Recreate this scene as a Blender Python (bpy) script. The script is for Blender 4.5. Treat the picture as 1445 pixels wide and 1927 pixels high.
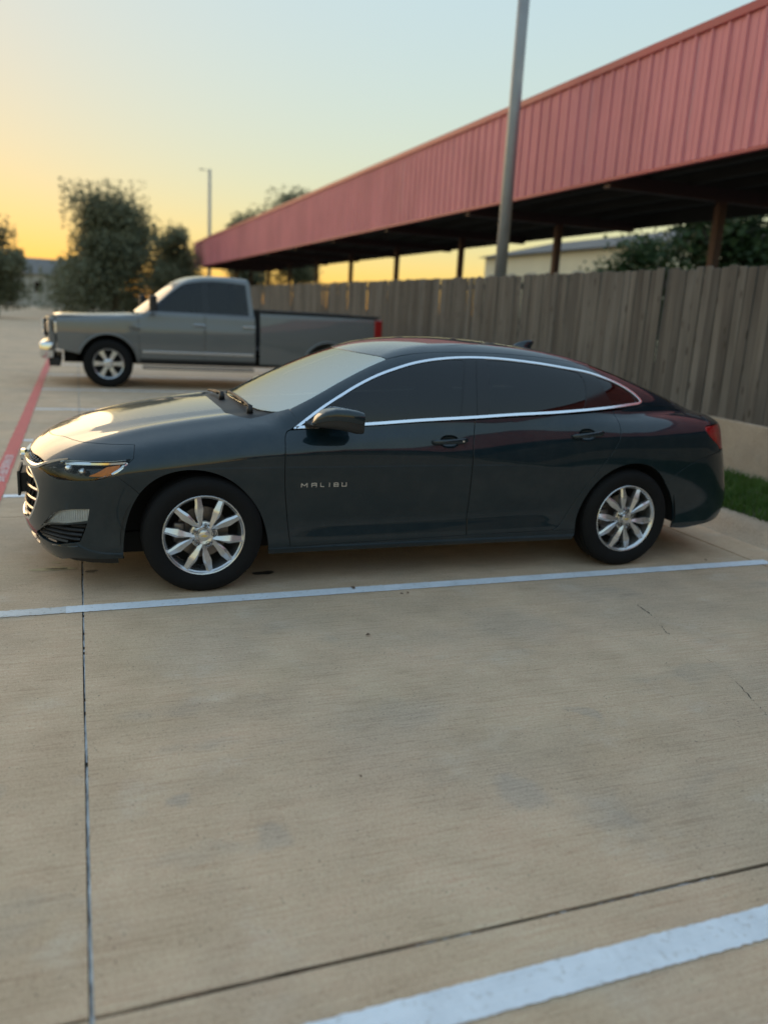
import bpy, bmesh, math, random
import numpy as np
from mathutils import Vector, Matrix
from mathutils.geometry import delaunay_2d_cdt

SC = bpy.context.scene
COL = SC.collection
for o in list(bpy.data.objects):
    bpy.data.objects.remove(o, do_unlink=True)

# ------------------------------------------------------------------ camera
cam_d = bpy.data.cameras.new('camera')
cam = bpy.data.objects.new('camera', cam_d)
COL.objects.link(cam)
CAM_LOC = Vector((-0.6306, -5.4073, 1.6185))
c_right = Vector((0.93865268, -0.34037034, 0.05549033))
c_up = Vector((0.03083256, 0.24308739, 0.96951425))
c_fwd = Vector((0.34348289, 0.90832624, -0.23866912))
cam.matrix_world = Matrix(((c_right.x, c_up.x, -c_fwd.x, CAM_LOC.x),
                           (c_right.y, c_up.y, -c_fwd.y, CAM_LOC.y),
                           (c_right.z, c_up.z, -c_fwd.z, CAM_LOC.z),
                           (0, 0, 0, 1)))
cam_d.sensor_fit = 'VERTICAL'
cam_d.sensor_height = 24.0
cam_d.lens = 1540.756 / 1927.0 * 24.0
cam_d.clip_start = 0.05
cam_d.clip_end = 3000
cam_d.dof.use_dof = True
cam_d.dof.focus_distance = 3.95
cam_d.dof.aperture_fstop = 0.75
SC.camera = cam

# ------------------------------------------------------------------ sky, sun, exposure
SUN_AZ = math.radians(-24)      # measured from +Y towards +X
SUN_EL = math.radians(3.5)
world = bpy.data.worlds.new('World')
SC.world = world
world.use_nodes = True
wn = world.node_tree.nodes
wl = world.node_tree.links
wn.clear()
w_out = wn.new('ShaderNodeOutputWorld')
w_bg = wn.new('ShaderNodeBackground')
w_sky = wn.new('ShaderNodeTexSky')
w_sky.sky_type = 'NISHITA'
w_sky.sun_disc = False
w_sky.sun_elevation = SUN_EL
w_sky.sun_rotation = SUN_AZ
w_sky.altitude = 100
w_sky.air_density = 1.0
w_sky.dust_density = 0.5
w_sky.ozone_density = 1.0
# soften the contrast between the glow and the rest of the sky, as a phone's exposure does
w_bw = wn.new('ShaderNodeRGBToBW')
w_pow = wn.new('ShaderNodeMath'); w_pow.operation = 'POWER'
w_pow.inputs[1].default_value = -0.88
w_mul = wn.new('ShaderNodeVectorMath'); w_mul.operation = 'SCALE'
w_tint = wn.new('ShaderNodeVectorMath'); w_tint.operation = 'MULTIPLY'
w_tint.inputs[1].default_value = (1.045, 0.988, 0.955)
w_bg.inputs['Strength'].default_value = 0.15
wl.new(w_sky.outputs[0], w_bw.inputs[0])
wl.new(w_bw.outputs[0], w_pow.inputs[0])
wl.new(w_sky.outputs[0], w_mul.inputs[0])
wl.new(w_pow.outputs[0], w_mul.inputs['Scale'])
w_sat = wn.new('ShaderNodeHueSaturation')
w_sat.inputs['Saturation'].default_value = 1.0
wl.new(w_mul.outputs[0], w_sat.inputs['Color'])
wl.new(w_sat.outputs[0], w_tint.inputs[0])
wl.new(w_tint.outputs[0], w_bg.inputs[0])
wl.new(w_bg.outputs[0], w_out.inputs[0])

sun_d = bpy.data.lights.new('sun', 'SUN')
sun_d.energy = 0.3
sun_d.angle = math.radians(45)
sun_d.color = (1.0, 0.72, 0.42)
sun = bpy.data.objects.new('sun', sun_d)
COL.objects.link(sun)
sdir = Vector((math.sin(SUN_AZ) * math.cos(SUN_EL), math.cos(SUN_AZ) * math.cos(SUN_EL), math.sin(SUN_EL)))
sun.rotation_euler = sdir.to_track_quat('Z', 'Y').to_euler()
sun.location = sdir * 60

SC.view_settings.view_transform = 'Standard'
SC.view_settings.look = 'None'
SC.view_settings.gamma = 1.0
SC.view_settings.use_curve_mapping = False
SC.view_settings.exposure = 2.16
SC.render.engine = 'CYCLES'
SC.cycles.use_denoising = True
SC.cycles.max_bounces = 8
SC.cycles.transparent_max_bounces = 12
SC.cycles.caustics_reflective = False
SC.cycles.caustics_refractive = False
SC.cycles.sample_clamp_indirect = 8

rnd = random.Random(11)

# ------------------------------------------------------------------ materials
def newmat(name):
    m = bpy.data.materials.new(name)
    m.use_nodes = True
    nt = m.node_tree
    b = nt.nodes['Principled BSDF']
    return m, nt, b

def setin(b, **kw):
    for k, v in kw.items():
        k = k.replace('_', ' ')
        if k in b.inputs:
            s = b.inputs[k]
            if hasattr(s.default_value, '__len__') and len(s.default_value) == 4 and len(v) == 3:
                v = (*v, 1)
            s.default_value = v

def N(nt, typ, **kw):
    n = nt.nodes.new(typ)
    for k, v in kw.items():
        setattr(n, k, v)
    return n

def ramp(nt, fac, stops):
    r = N(nt, 'ShaderNodeValToRGB')
    cr = r.color_ramp
    while len(cr.elements) > 1:
        cr.elements.remove(cr.elements[-1])
    cr.elements[0].position = stops[0][0]
    cr.elements[0].color = (*stops[0][1], 1)
    for p, c in stops[1:]:
        e = cr.elements.new(p)
        e.color = (*c, 1)
    nt.links.new(fac, r.inputs[0])
    return r.outputs[0]

def mapped(nt, scale=(1, 1, 1), src='pos', rot=(0, 0, 0)):
    if src == 'pos':
        g = N(nt, 'ShaderNodeNewGeometry').outputs['Position']
    else:
        g = N(nt, 'ShaderNodeTexCoord').outputs['Object']
    mp = N(nt, 'ShaderNodeMapping')
    mp.inputs['Scale'].default_value = scale
    mp.inputs['Rotation'].default_value = rot
    nt.links.new(g, mp.inputs[0])
    return mp.outputs[0]

def noise(nt, vec, scale, detail=4, rough=.55, out=0):
    n = N(nt, 'ShaderNodeTexNoise')
    n.inputs['Scale'].default_value = scale
    n.inputs['Detail'].default_value = detail
    n.inputs['Roughness'].default_value = rough
    if vec is not None:
        nt.links.new(vec, n.inputs['Vector'])
    return n.outputs[out]

def mixc(nt, fac, a, b, mode='MIX'):
    m = N(nt, 'ShaderNodeMix', data_type='RGBA', blend_type=mode)
    for i, v in ((0, fac), (6, a), (7, b)):
        if isinstance(v, (int, float)):
            m.inputs[i].default_value = v
        elif isinstance(v, tuple):
            m.inputs[i].default_value = (*v, 1) if len(v) == 3 else v
        else:
            nt.links.new(v, m.inputs[i])
    return m.outputs[2]

def math_(nt, op, a, b=None):
    m = N(nt, 'ShaderNodeMath', operation=op)
    for i, v in ((0, a), (1, b)):
        if v is None:
            continue
        if isinstance(v, (int, float)):
            m.inputs[i].default_value = v
        else:
            nt.links.new(v, m.inputs[i])
    return m.outputs[0]

def bump(nt, b, h, strength=.3, dist=.01):
    n = N(nt, 'ShaderNodeBump')
    n.inputs['Strength'].default_value = strength
    n.inputs['Distance'].default_value = dist
    nt.links.new(h, n.inputs['Height'])
    nt.links.new(n.outputs[0], b.inputs['Normal'])

def plain(name, col, rough=.5, metal=0., coat=0., coat_rough=.03, var=.12, vscale=6., spec=.5, ior=None):
    m, nt, b = newmat(name)
    setin(b, Roughness=rough, Metallic=metal, Coat_Weight=coat, Coat_Roughness=coat_rough, Specular_IOR_Level=spec)
    if ior:
        b.inputs['IOR'].default_value = ior
    v = noise(nt, mapped(nt, src='obj'), vscale, 5)
    lo = tuple(c * (1 - var) for c in col)
    hi = tuple(min(1, c * (1 + var)) for c in col)
    nt.links.new(ramp(nt, v, [(.3, lo), (.7, hi)]), b.inputs['Base Color'])
    rr = N(nt, 'ShaderNodeMapRange')
    rr.inputs[3].default_value = max(0, rough * .9)
    rr.inputs[4].default_value = min(1, rough * 1.12)
    nt.links.new(v, rr.inputs[0])
    nt.links.new(rr.outputs[0], b.inputs['Roughness'])
    return m

SPOTS = [(.78, -3.20, .11, .55), (1.02, -3.36, .13, .35), (-.34, -2.93, .055, .6), (-.12, -3.22, .07, .45), (.62, -2.55, .16, .25), (-1.02, -2.75, .10, .4), (1.55, -1.75, .30, .28), (-.1, -1.75, .34, .26), (2.25, -1.35, .24, .3), (.5, -4.6, .2, .3), (-.95, -3.9, .12, .4), (.15, -3.95, .05, .6), (1.35, -2.75, .06, .5), (3.2, -.5, .35, .3), (1.2, -.35, .5, .3)]
def concrete(name, tint=(1, 1, 1), broom=True, stains=True, spots=False):
    m, nt, b = newmat(name)
    vec = mapped(nt)
    big = noise(nt, vec, .55, 5, .6)
    mid = noise(nt, vec, 3.2, 5, .6)
    fine = noise(nt, vec, 190, 2, .6)
    grit = noise(nt, vec, 62, 5, .75)
    stre = noise(nt, mapped(nt, (5.0, 210, 1), rot=(0, 0, math.radians(1.5))), 1.0, 3, .6)
    stre2 = noise(nt, mapped(nt, (1.6, 70, 1), rot=(0, 0, math.radians(1.5))), 1.0, 3, .6)
    t = lambda c: tuple(x * y for x, y in zip(c, tint))
    col = ramp(nt, big, [(.30, t((.55, .385, .245))), (.52, t((.645, .46, .305))), (.72, t((.67, .50, .345)))])
    col = mixc(nt, .55, col, ramp(nt, mid, [(.3, t((.47, .335, .215))), (.7, t((.72, .53, .36)))]))
    hue = noise(nt, vec, 1.3, 3, .5)
    col = mixc(nt, math_(nt, 'MULTIPLY', ramp(nt, hue, [(.52, (0, 0, 0)), (.72, (1, 1, 1))]), .35), col, t((.68, .47, .32)))
    col = mixc(nt, math_(nt, 'MULTIPLY', ramp(nt, hue, [(.28, (1, 1, 1)), (.45, (0, 0, 0))]), .35), col, t((.54, .42, .27)))
    if stains:
        sv = noise(nt, mapped(nt, (.9, 1.5, 1)), 1.7, 4, .55)
        col = mixc(nt, math_(nt, 'MULTIPLY', ramp(nt, sv, [(.60, (0, 0, 0)), (.74, (1, 1, 1))]), .42), col, (.32, .275, .235))
    wear = noise(nt, mapped(nt, (.55, .8, 1)), .9, 6, .62)
    col = mixc(nt, math_(nt, 'MULTIPLY', ramp(nt, wear, [(.44, (0, 0, 0)), (.62, (1, 1, 1))]), .42), col, t((.40, .315, .24)))
    pale = noise(nt, mapped(nt, (1.1, 1.3, 1)), 2.3, 5, .6)
    col = mixc(nt, math_(nt, 'MULTIPLY', ramp(nt, pale, [(.58, (0, 0, 0)), (.74, (1, 1, 1))]), .35), col, t((.70, .60, .48)))
    if spots:
        wob = N(nt, 'ShaderNodeVectorMath', operation='MULTIPLY_ADD')
        wn_ = N(nt, 'ShaderNodeTexNoise'); wn_.inputs['Scale'].default_value = 7; wn_.inputs['Detail'].default_value = 5
        nt.links.new(vec, wn_.inputs['Vector'])
        nt.links.new(wn_.outputs['Color'], wob.inputs[0]); wob.inputs[1].default_value = (.22, .22, 0); nt.links.new(vec, wob.inputs[2])
        for sx, sy, sr, sk in SPOTS:
            dn = N(nt, 'ShaderNodeVectorMath', operation='DISTANCE')
            nt.links.new(wob.outputs[0], dn.inputs[0]); dn.inputs[1].default_value = (sx + .11, sy + .11, 0)
            mr = N(nt, 'ShaderNodeMapRange'); mr.interpolation_type = 'SMOOTHSTEP'
            mr.inputs[1].default_value = sr * 1.15; mr.inputs[2].default_value = sr * .45
            mr.inputs[3].default_value = 0; mr.inputs[4].default_value = sk * .62
            nt.links.new(dn.outputs['Value'], mr.inputs[0])
            col = mixc(nt, mr.outputs[0], col, (.33, .30, .27))
    if broom:
        col = mixc(nt, .50, col, ramp(nt, stre, [(.30, (.28, .27, .25)), (.5, (.5, .5, .5)), (.75, (.62, .62, .61))]), 'OVERLAY')
        col = mixc(nt, .24, col, ramp(nt, stre2, [(.34, (.30, .29, .27)), (.46, (.5, .5, .5)), (.75, (.60, .60, .6))]), 'OVERLAY')
    col = mixc(nt, .55, col, ramp(nt, grit, [(.28, (.22, .21, .19)), (.45, (.5, .5, .5)), (.78, (.66, .66, .65))]), 'OVERLAY')
    col = mixc(nt, .45, col, ramp(nt, fine, [(.30, (.2, .2, .2)), (.5, (.5, .5, .5)), (.75, (.75, .75, .75))]), 'OVERLAY')
    pits = N(nt, 'ShaderNodeTexVoronoi')
    pits.inputs['Scale'].default_value = 42
    nt.links.new(vec, pits.inputs['Vector'])
    pm = ramp(nt, pits.outputs['Distance'], [(.08, (1, 1, 1)), (.17, (0, 0, 0))])
    pn = ramp(nt, noise(nt, vec, 9, 3), [(.47, (0, 0, 0)), (.62, (1, 1, 1))])
    col = mixc(nt, math_(nt, 'MULTIPLY', math_(nt, 'MULTIPLY', pm, pn), .75), col, (.07, .06, .05))
    nt.links.new(col, b.inputs['Base Color'])
    setin(b, Roughness=.82, Specular_IOR_Level=.35)
    h = math_(nt, 'ADD', math_(nt, 'MULTIPLY', stre, .9), math_(nt, 'ADD', math_(nt, 'MULTIPLY', fine, .5), grit))
    bump(nt, b, h, .55, .004)
    return m

def paintline(name, col, worn=.12):
    m, nt, b = newmat(name)
    vec = mapped(nt)
    fine = noise(nt, vec, 160, 3, .6)
    stre = noise(nt, mapped(nt, (1.6, 150, 1)), 1.0, 3, .6)
    big = noise(nt, vec, 5, 5, .65)
    c = ramp(nt, big, [(.25, tuple(x * .86 for x in col)), (.6, col)])
    c = mixc(nt, .6, c, ramp(nt, stre, [(.3, (.25, .25, .25)), (.5, (.5, .5, .5)), (.8, (.6, .6, .6))]), 'OVERLAY')
    scf = noise(nt, mapped(nt, (2.2, .6, 1)), 1.6, 5, .7)
    c = mixc(nt, math_(nt, 'MULTIPLY', ramp(nt, scf, [(.52, (0, 0, 0)), (.72, (1, 1, 1))]), .4), c, tuple(x * .62 for x in col))
    w = math_(nt, 'MULTIPLY', ramp(nt, noise(nt, vec, 34, 6, .75), [(.56, (0, 0, 0)), (.68, (1, 1, 1))]), worn * 5)
    c = mixc(nt, w, c, (.34, .30, .24))
    c = mixc(nt, .3, c, ramp(nt, fine, [(.3, (.3, .3, .3)), (.7, (.65, .65, .65))]), 'OVERLAY')
    nt.links.new(c, b.inputs['Base Color'])
    setin(b, Roughness=.6)
    bump(nt, b, math_(nt, 'ADD', stre, fine), .5, .003)
    return m

def carpaint(name, col, flake=(.05, .06, .07)):
    m, nt, b = newmat(name)
    vec = mapped(nt, src='obj')
    fl = noise(nt, vec, 900, 1, .5)
    c = ramp(nt, fl, [(.35, col), (.75, flake)])
    dust = noise(nt, vec, 7, 6, .65)
    c = mixc(nt, math_(nt, 'MULTIPLY', ramp(nt, dust, [(.45, (0, 0, 0)), (.8, (1, 1, 1))]), .03), c, (.4, .36, .3))
    nt.links.new(c, b.inputs['Base Color'])
    setin(b, Metallic=.3, Roughness=.40, Specular_IOR_Level=.15, Coat_Weight=1.0, Coat_Roughness=.02, Coat_IOR=1.5)
    cr = N(nt, 'ShaderNodeMapRange')
    cr.inputs[3].default_value = .012
    cr.inputs[4].default_value = .05
    nt.links.new(noise(nt, vec, 12, 6, .7), cr.inputs[0])
    nt.links.new(cr.outputs[0], b.inputs['Coat Roughness'])
    return m

def glassmat(name, tint, ior=1.52, rough=.0, gcol=(1, 1, 1)):
    m, nt, b = newmat(name)
    nt.nodes.remove(b)
    out = nt.nodes['Material Output']
    tr = N(nt, 'ShaderNodeBsdfTransparent')
    gl = N(nt, 'ShaderNodeBsdfGlossy')
    fr = N(nt, 'ShaderNodeFresnel')
    fr.inputs['IOR'].default_value = ior
    mx = N(nt, 'ShaderNodeMixShader')
    v = noise(nt, mapped(nt, src='obj'), 5, 5, .6)
    nt.links.new(ramp(nt, v, [(.3, tuple(t * .92 for t in tint)), (.7, tint)]), tr.inputs[0])
    gl.inputs['Roughness'].default_value = rough
    gl.inputs['Color'].default_value = (*gcol, 1)
    nt.links.new(fr.outputs[0], mx.inputs[0])
    nt.links.new(tr.outputs[0], mx.inputs[1])
    nt.links.new(gl.outputs[0], mx.inputs[2])
    nt.links.new(mx.outputs[0], out.inputs[0])
    return m

def woodmat(name):
    m, nt, b = newmat(name)
    inf = N(nt, 'ShaderNodeObjectInfo')
    gpos = N(nt, 'ShaderNodeNewGeometry').outputs['Position']
    add = N(nt, 'ShaderNodeVectorMath', operation='ADD')
    nt.links.new(gpos, add.inputs[0])
    sc = N(nt, 'ShaderNodeVectorMath', operation='SCALE')
    cmb = N(nt, 'ShaderNodeCombineXYZ')
    for i in range(3):
        nt.links.new(inf.outputs['Random'], cmb.inputs[i])
    nt.links.new(cmb.outputs[0], sc.inputs[0])
    sc.inputs['Scale'].default_value = 37
    nt.links.new(sc.outputs[0], add.inputs[1])
    def mp(s):
        q = N(nt, 'ShaderNodeMapping')
        q.inputs['Scale'].default_value = s
        nt.links.new(add.outputs[0], q.inputs[0])
        return q.outputs[0]
    grain = noise(nt, mp((1, 55, 1.6)), 1, 5, .65)
    big = noise(nt, mp((1, 6, .8)), 1, 3, .5)
    c = ramp(nt, grain, [(.25, (.058, .052, .048)), (.5, (.130, .122, .114)), (.75, (.195, .187, .178))])
    c = mixc(nt, .6, c, ramp(nt, big, [(.3, (.072, .065, .060)), (.7, (.175, .167, .157))]))
    c = mixc(nt, .8, c, ramp(nt, inf.outputs['Random'], [(0, (.32, .31, .30)), (.5, (.5, .49, .47)), (1, (.62, .62, .61))]), 'OVERLAY')
    kn = N(nt, 'ShaderNodeTexVoronoi'); kn.inputs['Scale'].default_value = 1.0
    nt.links.new(mp((1, 9, 3.2)), kn.inputs['Vector'])
    c = mixc(nt, math_(nt, 'MULTIPLY', ramp(nt, kn.outputs['Distance'], [(.10, (1, 1, 1)), (.22, (0, 0, 0))]), .7), c, (.035, .028, .022))
    nt.links.new(c, b.inputs['Base Color'])
    setin(b, Roughness=.9, Specular_IOR_Level=.2)
    bump(nt, b, grain, .6, .006)
    return m

def leafmat(name, cols, trans=.25):
    m, nt, b = newmat(name)
    v = noise(nt, mapped(nt), .9, 3, .6)
    v2 = noise(nt, mapped(nt), 6, 2, .6)
    c = ramp(nt, v, [(.3, cols[0]), (.5, cols[1]), (.7, cols[2])])
    c = mixc(nt, .5, c, ramp(nt, v2, [(.3, (.3, .3, .3)), (.7, (.65, .65, .65))]), 'OVERLAY')
    nt.links.new(c, b.inputs['Base Color'])
    setin(b, Roughness=.6, Specular_IOR_Level=.3)
    out = nt.nodes['Material Output']
    tl = N(nt, 'ShaderNodeBsdfTranslucent')
    nt.links.new(c, tl.inputs[0])
    mx = N(nt, 'ShaderNodeMixShader')
    mx.inputs[0].default_value = trans
    nt.links.new(b.outputs[0], mx.inputs[1])
    nt.links.new(tl.outputs[0], mx.inputs[2])
    nt.links.new(mx.outputs[0], out.inputs[0])
    return m

M = {}
M['concrete'] = concrete('concrete', spots=True)
M['gutter'] = concrete('gutter_concrete', (1.04, 1.02, 1.0), broom=False)
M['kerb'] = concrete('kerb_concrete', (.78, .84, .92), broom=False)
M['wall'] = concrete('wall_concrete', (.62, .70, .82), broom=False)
M['white'] = paintline('white_line_paint', (.84, .88, .92))
M['white_old'] = paintline('old_white_line_paint', (.70, .71, .70), .22)
M['red'] = paintline('red_fire_lane_paint', (.60, .070, .085), .10)
M['sealant'] = plain('joint_sealant', (.40, .42, .43), .7, var=.5, vscale=9)
M['tar'] = plain('joint_filler_dark', (.03, .03, .032), .8, var=.5, vscale=20)
M['paint'] = carpaint('dark_grey_green_paint', (.003, .010, .015), (.009, .030, .044))
M['chrome'] = plain('chrome', (.78, .80, .82), .08, 1.0, var=.03)
M['darkchrome'] = plain('smoked_chrome', (.36, .37, .38), .22, 1.0, var=.05)
M['satin'] = plain('satin_trim', (.85, .88, .92), .16, 1.0, var=.03)
M['alloy'] = plain('alloy_wheel', (.66, .67, .69), .26, .85, coat=.4, var=.06)
M['tyre'] = plain('tyre_rubber', (.0045, .0045, .005), .8, var=.35, vscale=14, spec=.3)
M['blackplastic'] = plain('black_plastic', (.013, .013, .014), .55, var=.2)
M['gloss_black'] = plain('gloss_black', (.008, .008, .009), .12, var=.1)
M['inner'] = plain('dark_inner_panel', (.006, .006, .006), .9, var=.2)
M['tint'] = glassmat('tinted_glass', (.05, .055, .058), 1.54)
M['clear'] = glassmat('windscreen_glass', (.50, .56, .54), 8.0, gcol=(1.0, 1.0, .90))
M['lens'] = glassmat('clear_lens', (.93, .95, .96), 1.32)
M['amber'] = plain('amber_reflector', (.95, .24, .015), .35, coat=0, var=.2, vscale=30)
M['redlens'] = plain('red_lens', (.30, .008, .01), .15, coat=1, var=.15)
M['reflector'] = plain('lamp_reflector', (.88, .90, .92), .28, 1.0, var=.15, vscale=25)
M['lampwhite'] = plain('frosted_lamp_white', (.82, .85, .88), .35, .3, var=.12, vscale=20)
M['gold'] = plain('gold_emblem', (.80, .62, .22), .3, .8, var=.1)
M['plate'] = plain('plate_holder', (.02, .021, .022), .5)
M['fabric'] = plain('seat_fabric', (.03, .03, .032), .9)
M['disc'] = plain('brake_disc', (.18, .16, .15), .4, .8, var=.3)
M['truck'] = carpaint('grey_truck_paint', (.13, .14, .145), (.19, .20, .205))
M['trucktint'] = glassmat('truck_glass', (.10, .11, .11), 1.5)
M['wood'] = woodmat('weathered_fence_wood')
M['redmetal'] = plain('red_painted_metal', (.66, .245, .24), .62, var=.10, vscale=.7, spec=.3)
def weathered_metal(name, col):
    m, nt, b = newmat(name)
    v = noise(nt, mapped(nt, (1, .5, .35)), 1.3, 5, .6)
    st = noise(nt, mapped(nt, (1, 9, .35)), 1.0, 4, .6)
    c = ramp(nt, v, [(.3, tuple(x * .86 for x in col)), (.7, tuple(min(1, x * 1.08 + .01) for x in col))])
    c = mixc(nt, math_(nt, 'MULTIPLY', ramp(nt, st, [(.50, (0, 0, 0)), (.75, (1, 1, 1))]), .35), c, tuple(x * .62 + .03 for x in col))
    nt.links.new(c, b.inputs['Base Color'])
    setin(b, Roughness=.6, Specular_IOR_Level=.3)
    return m
M['redmetal'] = weathered_metal('red_painted_metal', (.66, .24, .265))
M['redtrim'] = plain('dark_red_trim', (.36, .045, .06), .5, var=.12, vscale=.7)
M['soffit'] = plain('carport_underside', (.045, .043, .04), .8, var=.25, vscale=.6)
M['steel'] = plain('dark_red_steel', (.05, .018, .017), .6, var=.2)
M['pole'] = plain('galvanised_pole', (.30, .31, .32), .5, .5, var=.12, vscale=2)
M['bark'] = plain('bark', (.10, .075, .055), .9, var=.4, vscale=5)
M['leaf_hazy'] = leafmat('hazy_foliage', ((.10, .108, .062), (.15, .16, .095), (.20, .205, .125)))  # leaf colour lightened to paint in the haze of distance
M['leaf_mid'] = leafmat('green_foliage', ((.022, .045, .012), (.04, .075, .02), (.07, .10, .03)))
M['grass'] = leafmat('grass_blades', ((.035, .085, .012), (.06, .13, .02), (.09, .16, .035)), .3)
M['soil'] = plain('grass_soil', (.05, .06, .02), .95, var=.4, vscale=3)
M['far_wall'] = plain('pale_building_wall', (.42, .40, .36), .85, var=.12, vscale=.4)
M['far_roof'] = plain('grey_shingle_roof', (.16, .15, .145), .9, var=.25, vscale=1.5)
M['cream'] = plain('cream_wall', (.80, .72, .52), .85, var=.08, vscale=.4)
M['asphalt'] = plain('far_ground', (.16, .145, .12), .9, var=.25, vscale=.25)
M['deadleaf'] = plain('dry_leaf', (.10, .055, .03), .8, var=.4, vscale=30)
M['oil'] = plain('oil_stain', (.022, .017, .013), .32, var=.4, vscale=12)
M['damp'] = plain('damp_stain', (.15, .12, .085), .45, var=.4, vscale=10)
M['patch'] = plain('pale_dried_stain', (.52, .42, .24), .7, var=.4, vscale=10)
M['letter'] = paintline('white_stencil_paint', (.86, .84, .84), .12)

# ------------------------------------------------------------------ object helpers
def link(o, parent=None):
    COL.objects.link(o)
    if parent is not None:
        o.parent = parent
    return o

def empty(name, loc=(0, 0, 0), rz=0, parent=None):
    o = bpy.data.objects.new(name, None)
    o.empty_display_size = .2
    o.location = loc
    o.rotation_euler = (0, 0, rz)
    return link(o, parent)

def tag(o, label=None, cat=None, group=None, kind=None):
    if label: o['label'] = label
    if cat: o['category'] = cat
    if group: o['group'] = group
    if kind: o['kind'] = kind
    return o

def mesh_obj(name, verts, faces, mat, parent=None, smooth=False, normals=None, loc=None):
    me = bpy.data.meshes.new(name)
    me.from_pydata([tuple(map(float, v)) for v in verts], [], [tuple(map(int, f)) for f in faces])
    me.update()
    if smooth or normals is not None:
        me.polygons.foreach_set('use_smooth', [True] * len(me.polygons))
    if normals is not None:
        me.normals_split_custom_set_from_vertices([tuple(map(float, n)) for n in normals])
    if mat is not None:
        me.materials.append(M[mat] if isinstance(mat, str) else mat)
    o = bpy.data.objects.new(name, me)
    if loc is not None:
        o.location = loc
    return link(o, parent)

def bm_obj(name, bm, mat, parent=None, smooth=False, loc=None):
    me = bpy.data.meshes.new(name)
    bmesh.ops.recalc_face_normals(bm, faces=bm.faces)
    bm.to_mesh(me)
    bm.free()
    if smooth:
        me.polygons.foreach_set('use_smooth', [True] * len(me.polygons))
    me.materials.append(M[mat] if isinstance(mat, str) else mat)
    o = bpy.data.objects.new(name, me)
    if loc is not None:
        o.location = loc
    return link(o, parent)

def add_box(bm, lo, hi, bevel=0., seg=2):
    lo = Vector(lo); hi = Vector(hi)
    r = bmesh.ops.create_cube(bm, size=1)
    vs = r['verts']
    for v in vs:
        v.co = Vector(((lo[i] + hi[i]) / 2 + v.co[i] * (hi[i] - lo[i]) for i in range(3)))
    if bevel > 0:
        es = list({e for v in vs for e in v.link_edges})
        bmesh.ops.bevel(bm, geom=es, offset=bevel, segments=seg, affect='EDGES', profile=.5)

def box(name, lo, hi, mat, parent=None, bevel=0., seg=2, smooth=False):
    bm = bmesh.new()
    add_box(bm, lo, hi, bevel, seg)
    return bm_obj(name, bm, mat, parent, smooth)

def add_tube(bm, pts, rad, n=8, cap=True):
    pts = [Vector(p) for p in pts]
    if not hasattr(rad, '__len__'):
        rad = [rad] * len(pts)
    rings = []
    up0 = None
    for i, p in enumerate(pts):
        d = (pts[min(i + 1, len(pts) - 1)] - pts[max(i - 1, 0)]).normalized()
        if up0 is None:
            up0 = Vector((0, 0, 1)) if abs(d.z) < .9 else Vector((1, 0, 0))
        a = d.cross(up0).normalized()
        b = a.cross(d).normalized()
        up0 = b
        rings.append([bm.verts.new(p + rad[i] * (math.cos(t) * a + math.sin(t) * b)) for t in
                      [2 * math.pi * k / n for k in range(n)]])
    for r0, r1 in zip(rings, rings[1:]):
        for k in range(n):
            bm.faces.new((r0[k], r0[(k + 1) % n], r1[(k + 1) % n], r1[k]))
    if cap:
        bm.faces.new(rings[0][::-1])
        bm.faces.new(rings[-1])

def tube(name, pts, rad, mat, parent=None, n=10, smooth=True):
    bm = bmesh.new()
    add_tube(bm, pts, rad, n)
    return bm_obj(name, bm, mat, parent, smooth)

def lathe_y(name, prof, mat, parent=None, n=64, smooth=True, loc=None, sharp=35):
    """prof: list of (y, r) revolved round the Y axis"""
    vs, fs = [], []
    for y, r in prof:
        for k in range(n):
            t = 2 * math.pi * k / n
            vs.append((r * math.cos(t), y, r * math.sin(t)))
    for i in range(len(prof) - 1):
        for k in range(n):
            a = i * n + k; b = i * n + (k + 1) % n
            fs.append((a, b, b + n, a + n))
    o = mesh_obj(name, vs, fs, mat, parent, smooth, loc=loc)
    if smooth:
        o.data.set_sharp_from_angle(angle=math.radians(sharp))
    return o

def sheet(name, poly, z, mat, parent=None, thick=0.):
    vs = [(x, y, z) for x, y in poly]
    return mesh_obj(name, vs, [tuple(range(len(vs)))], mat, parent)

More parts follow.
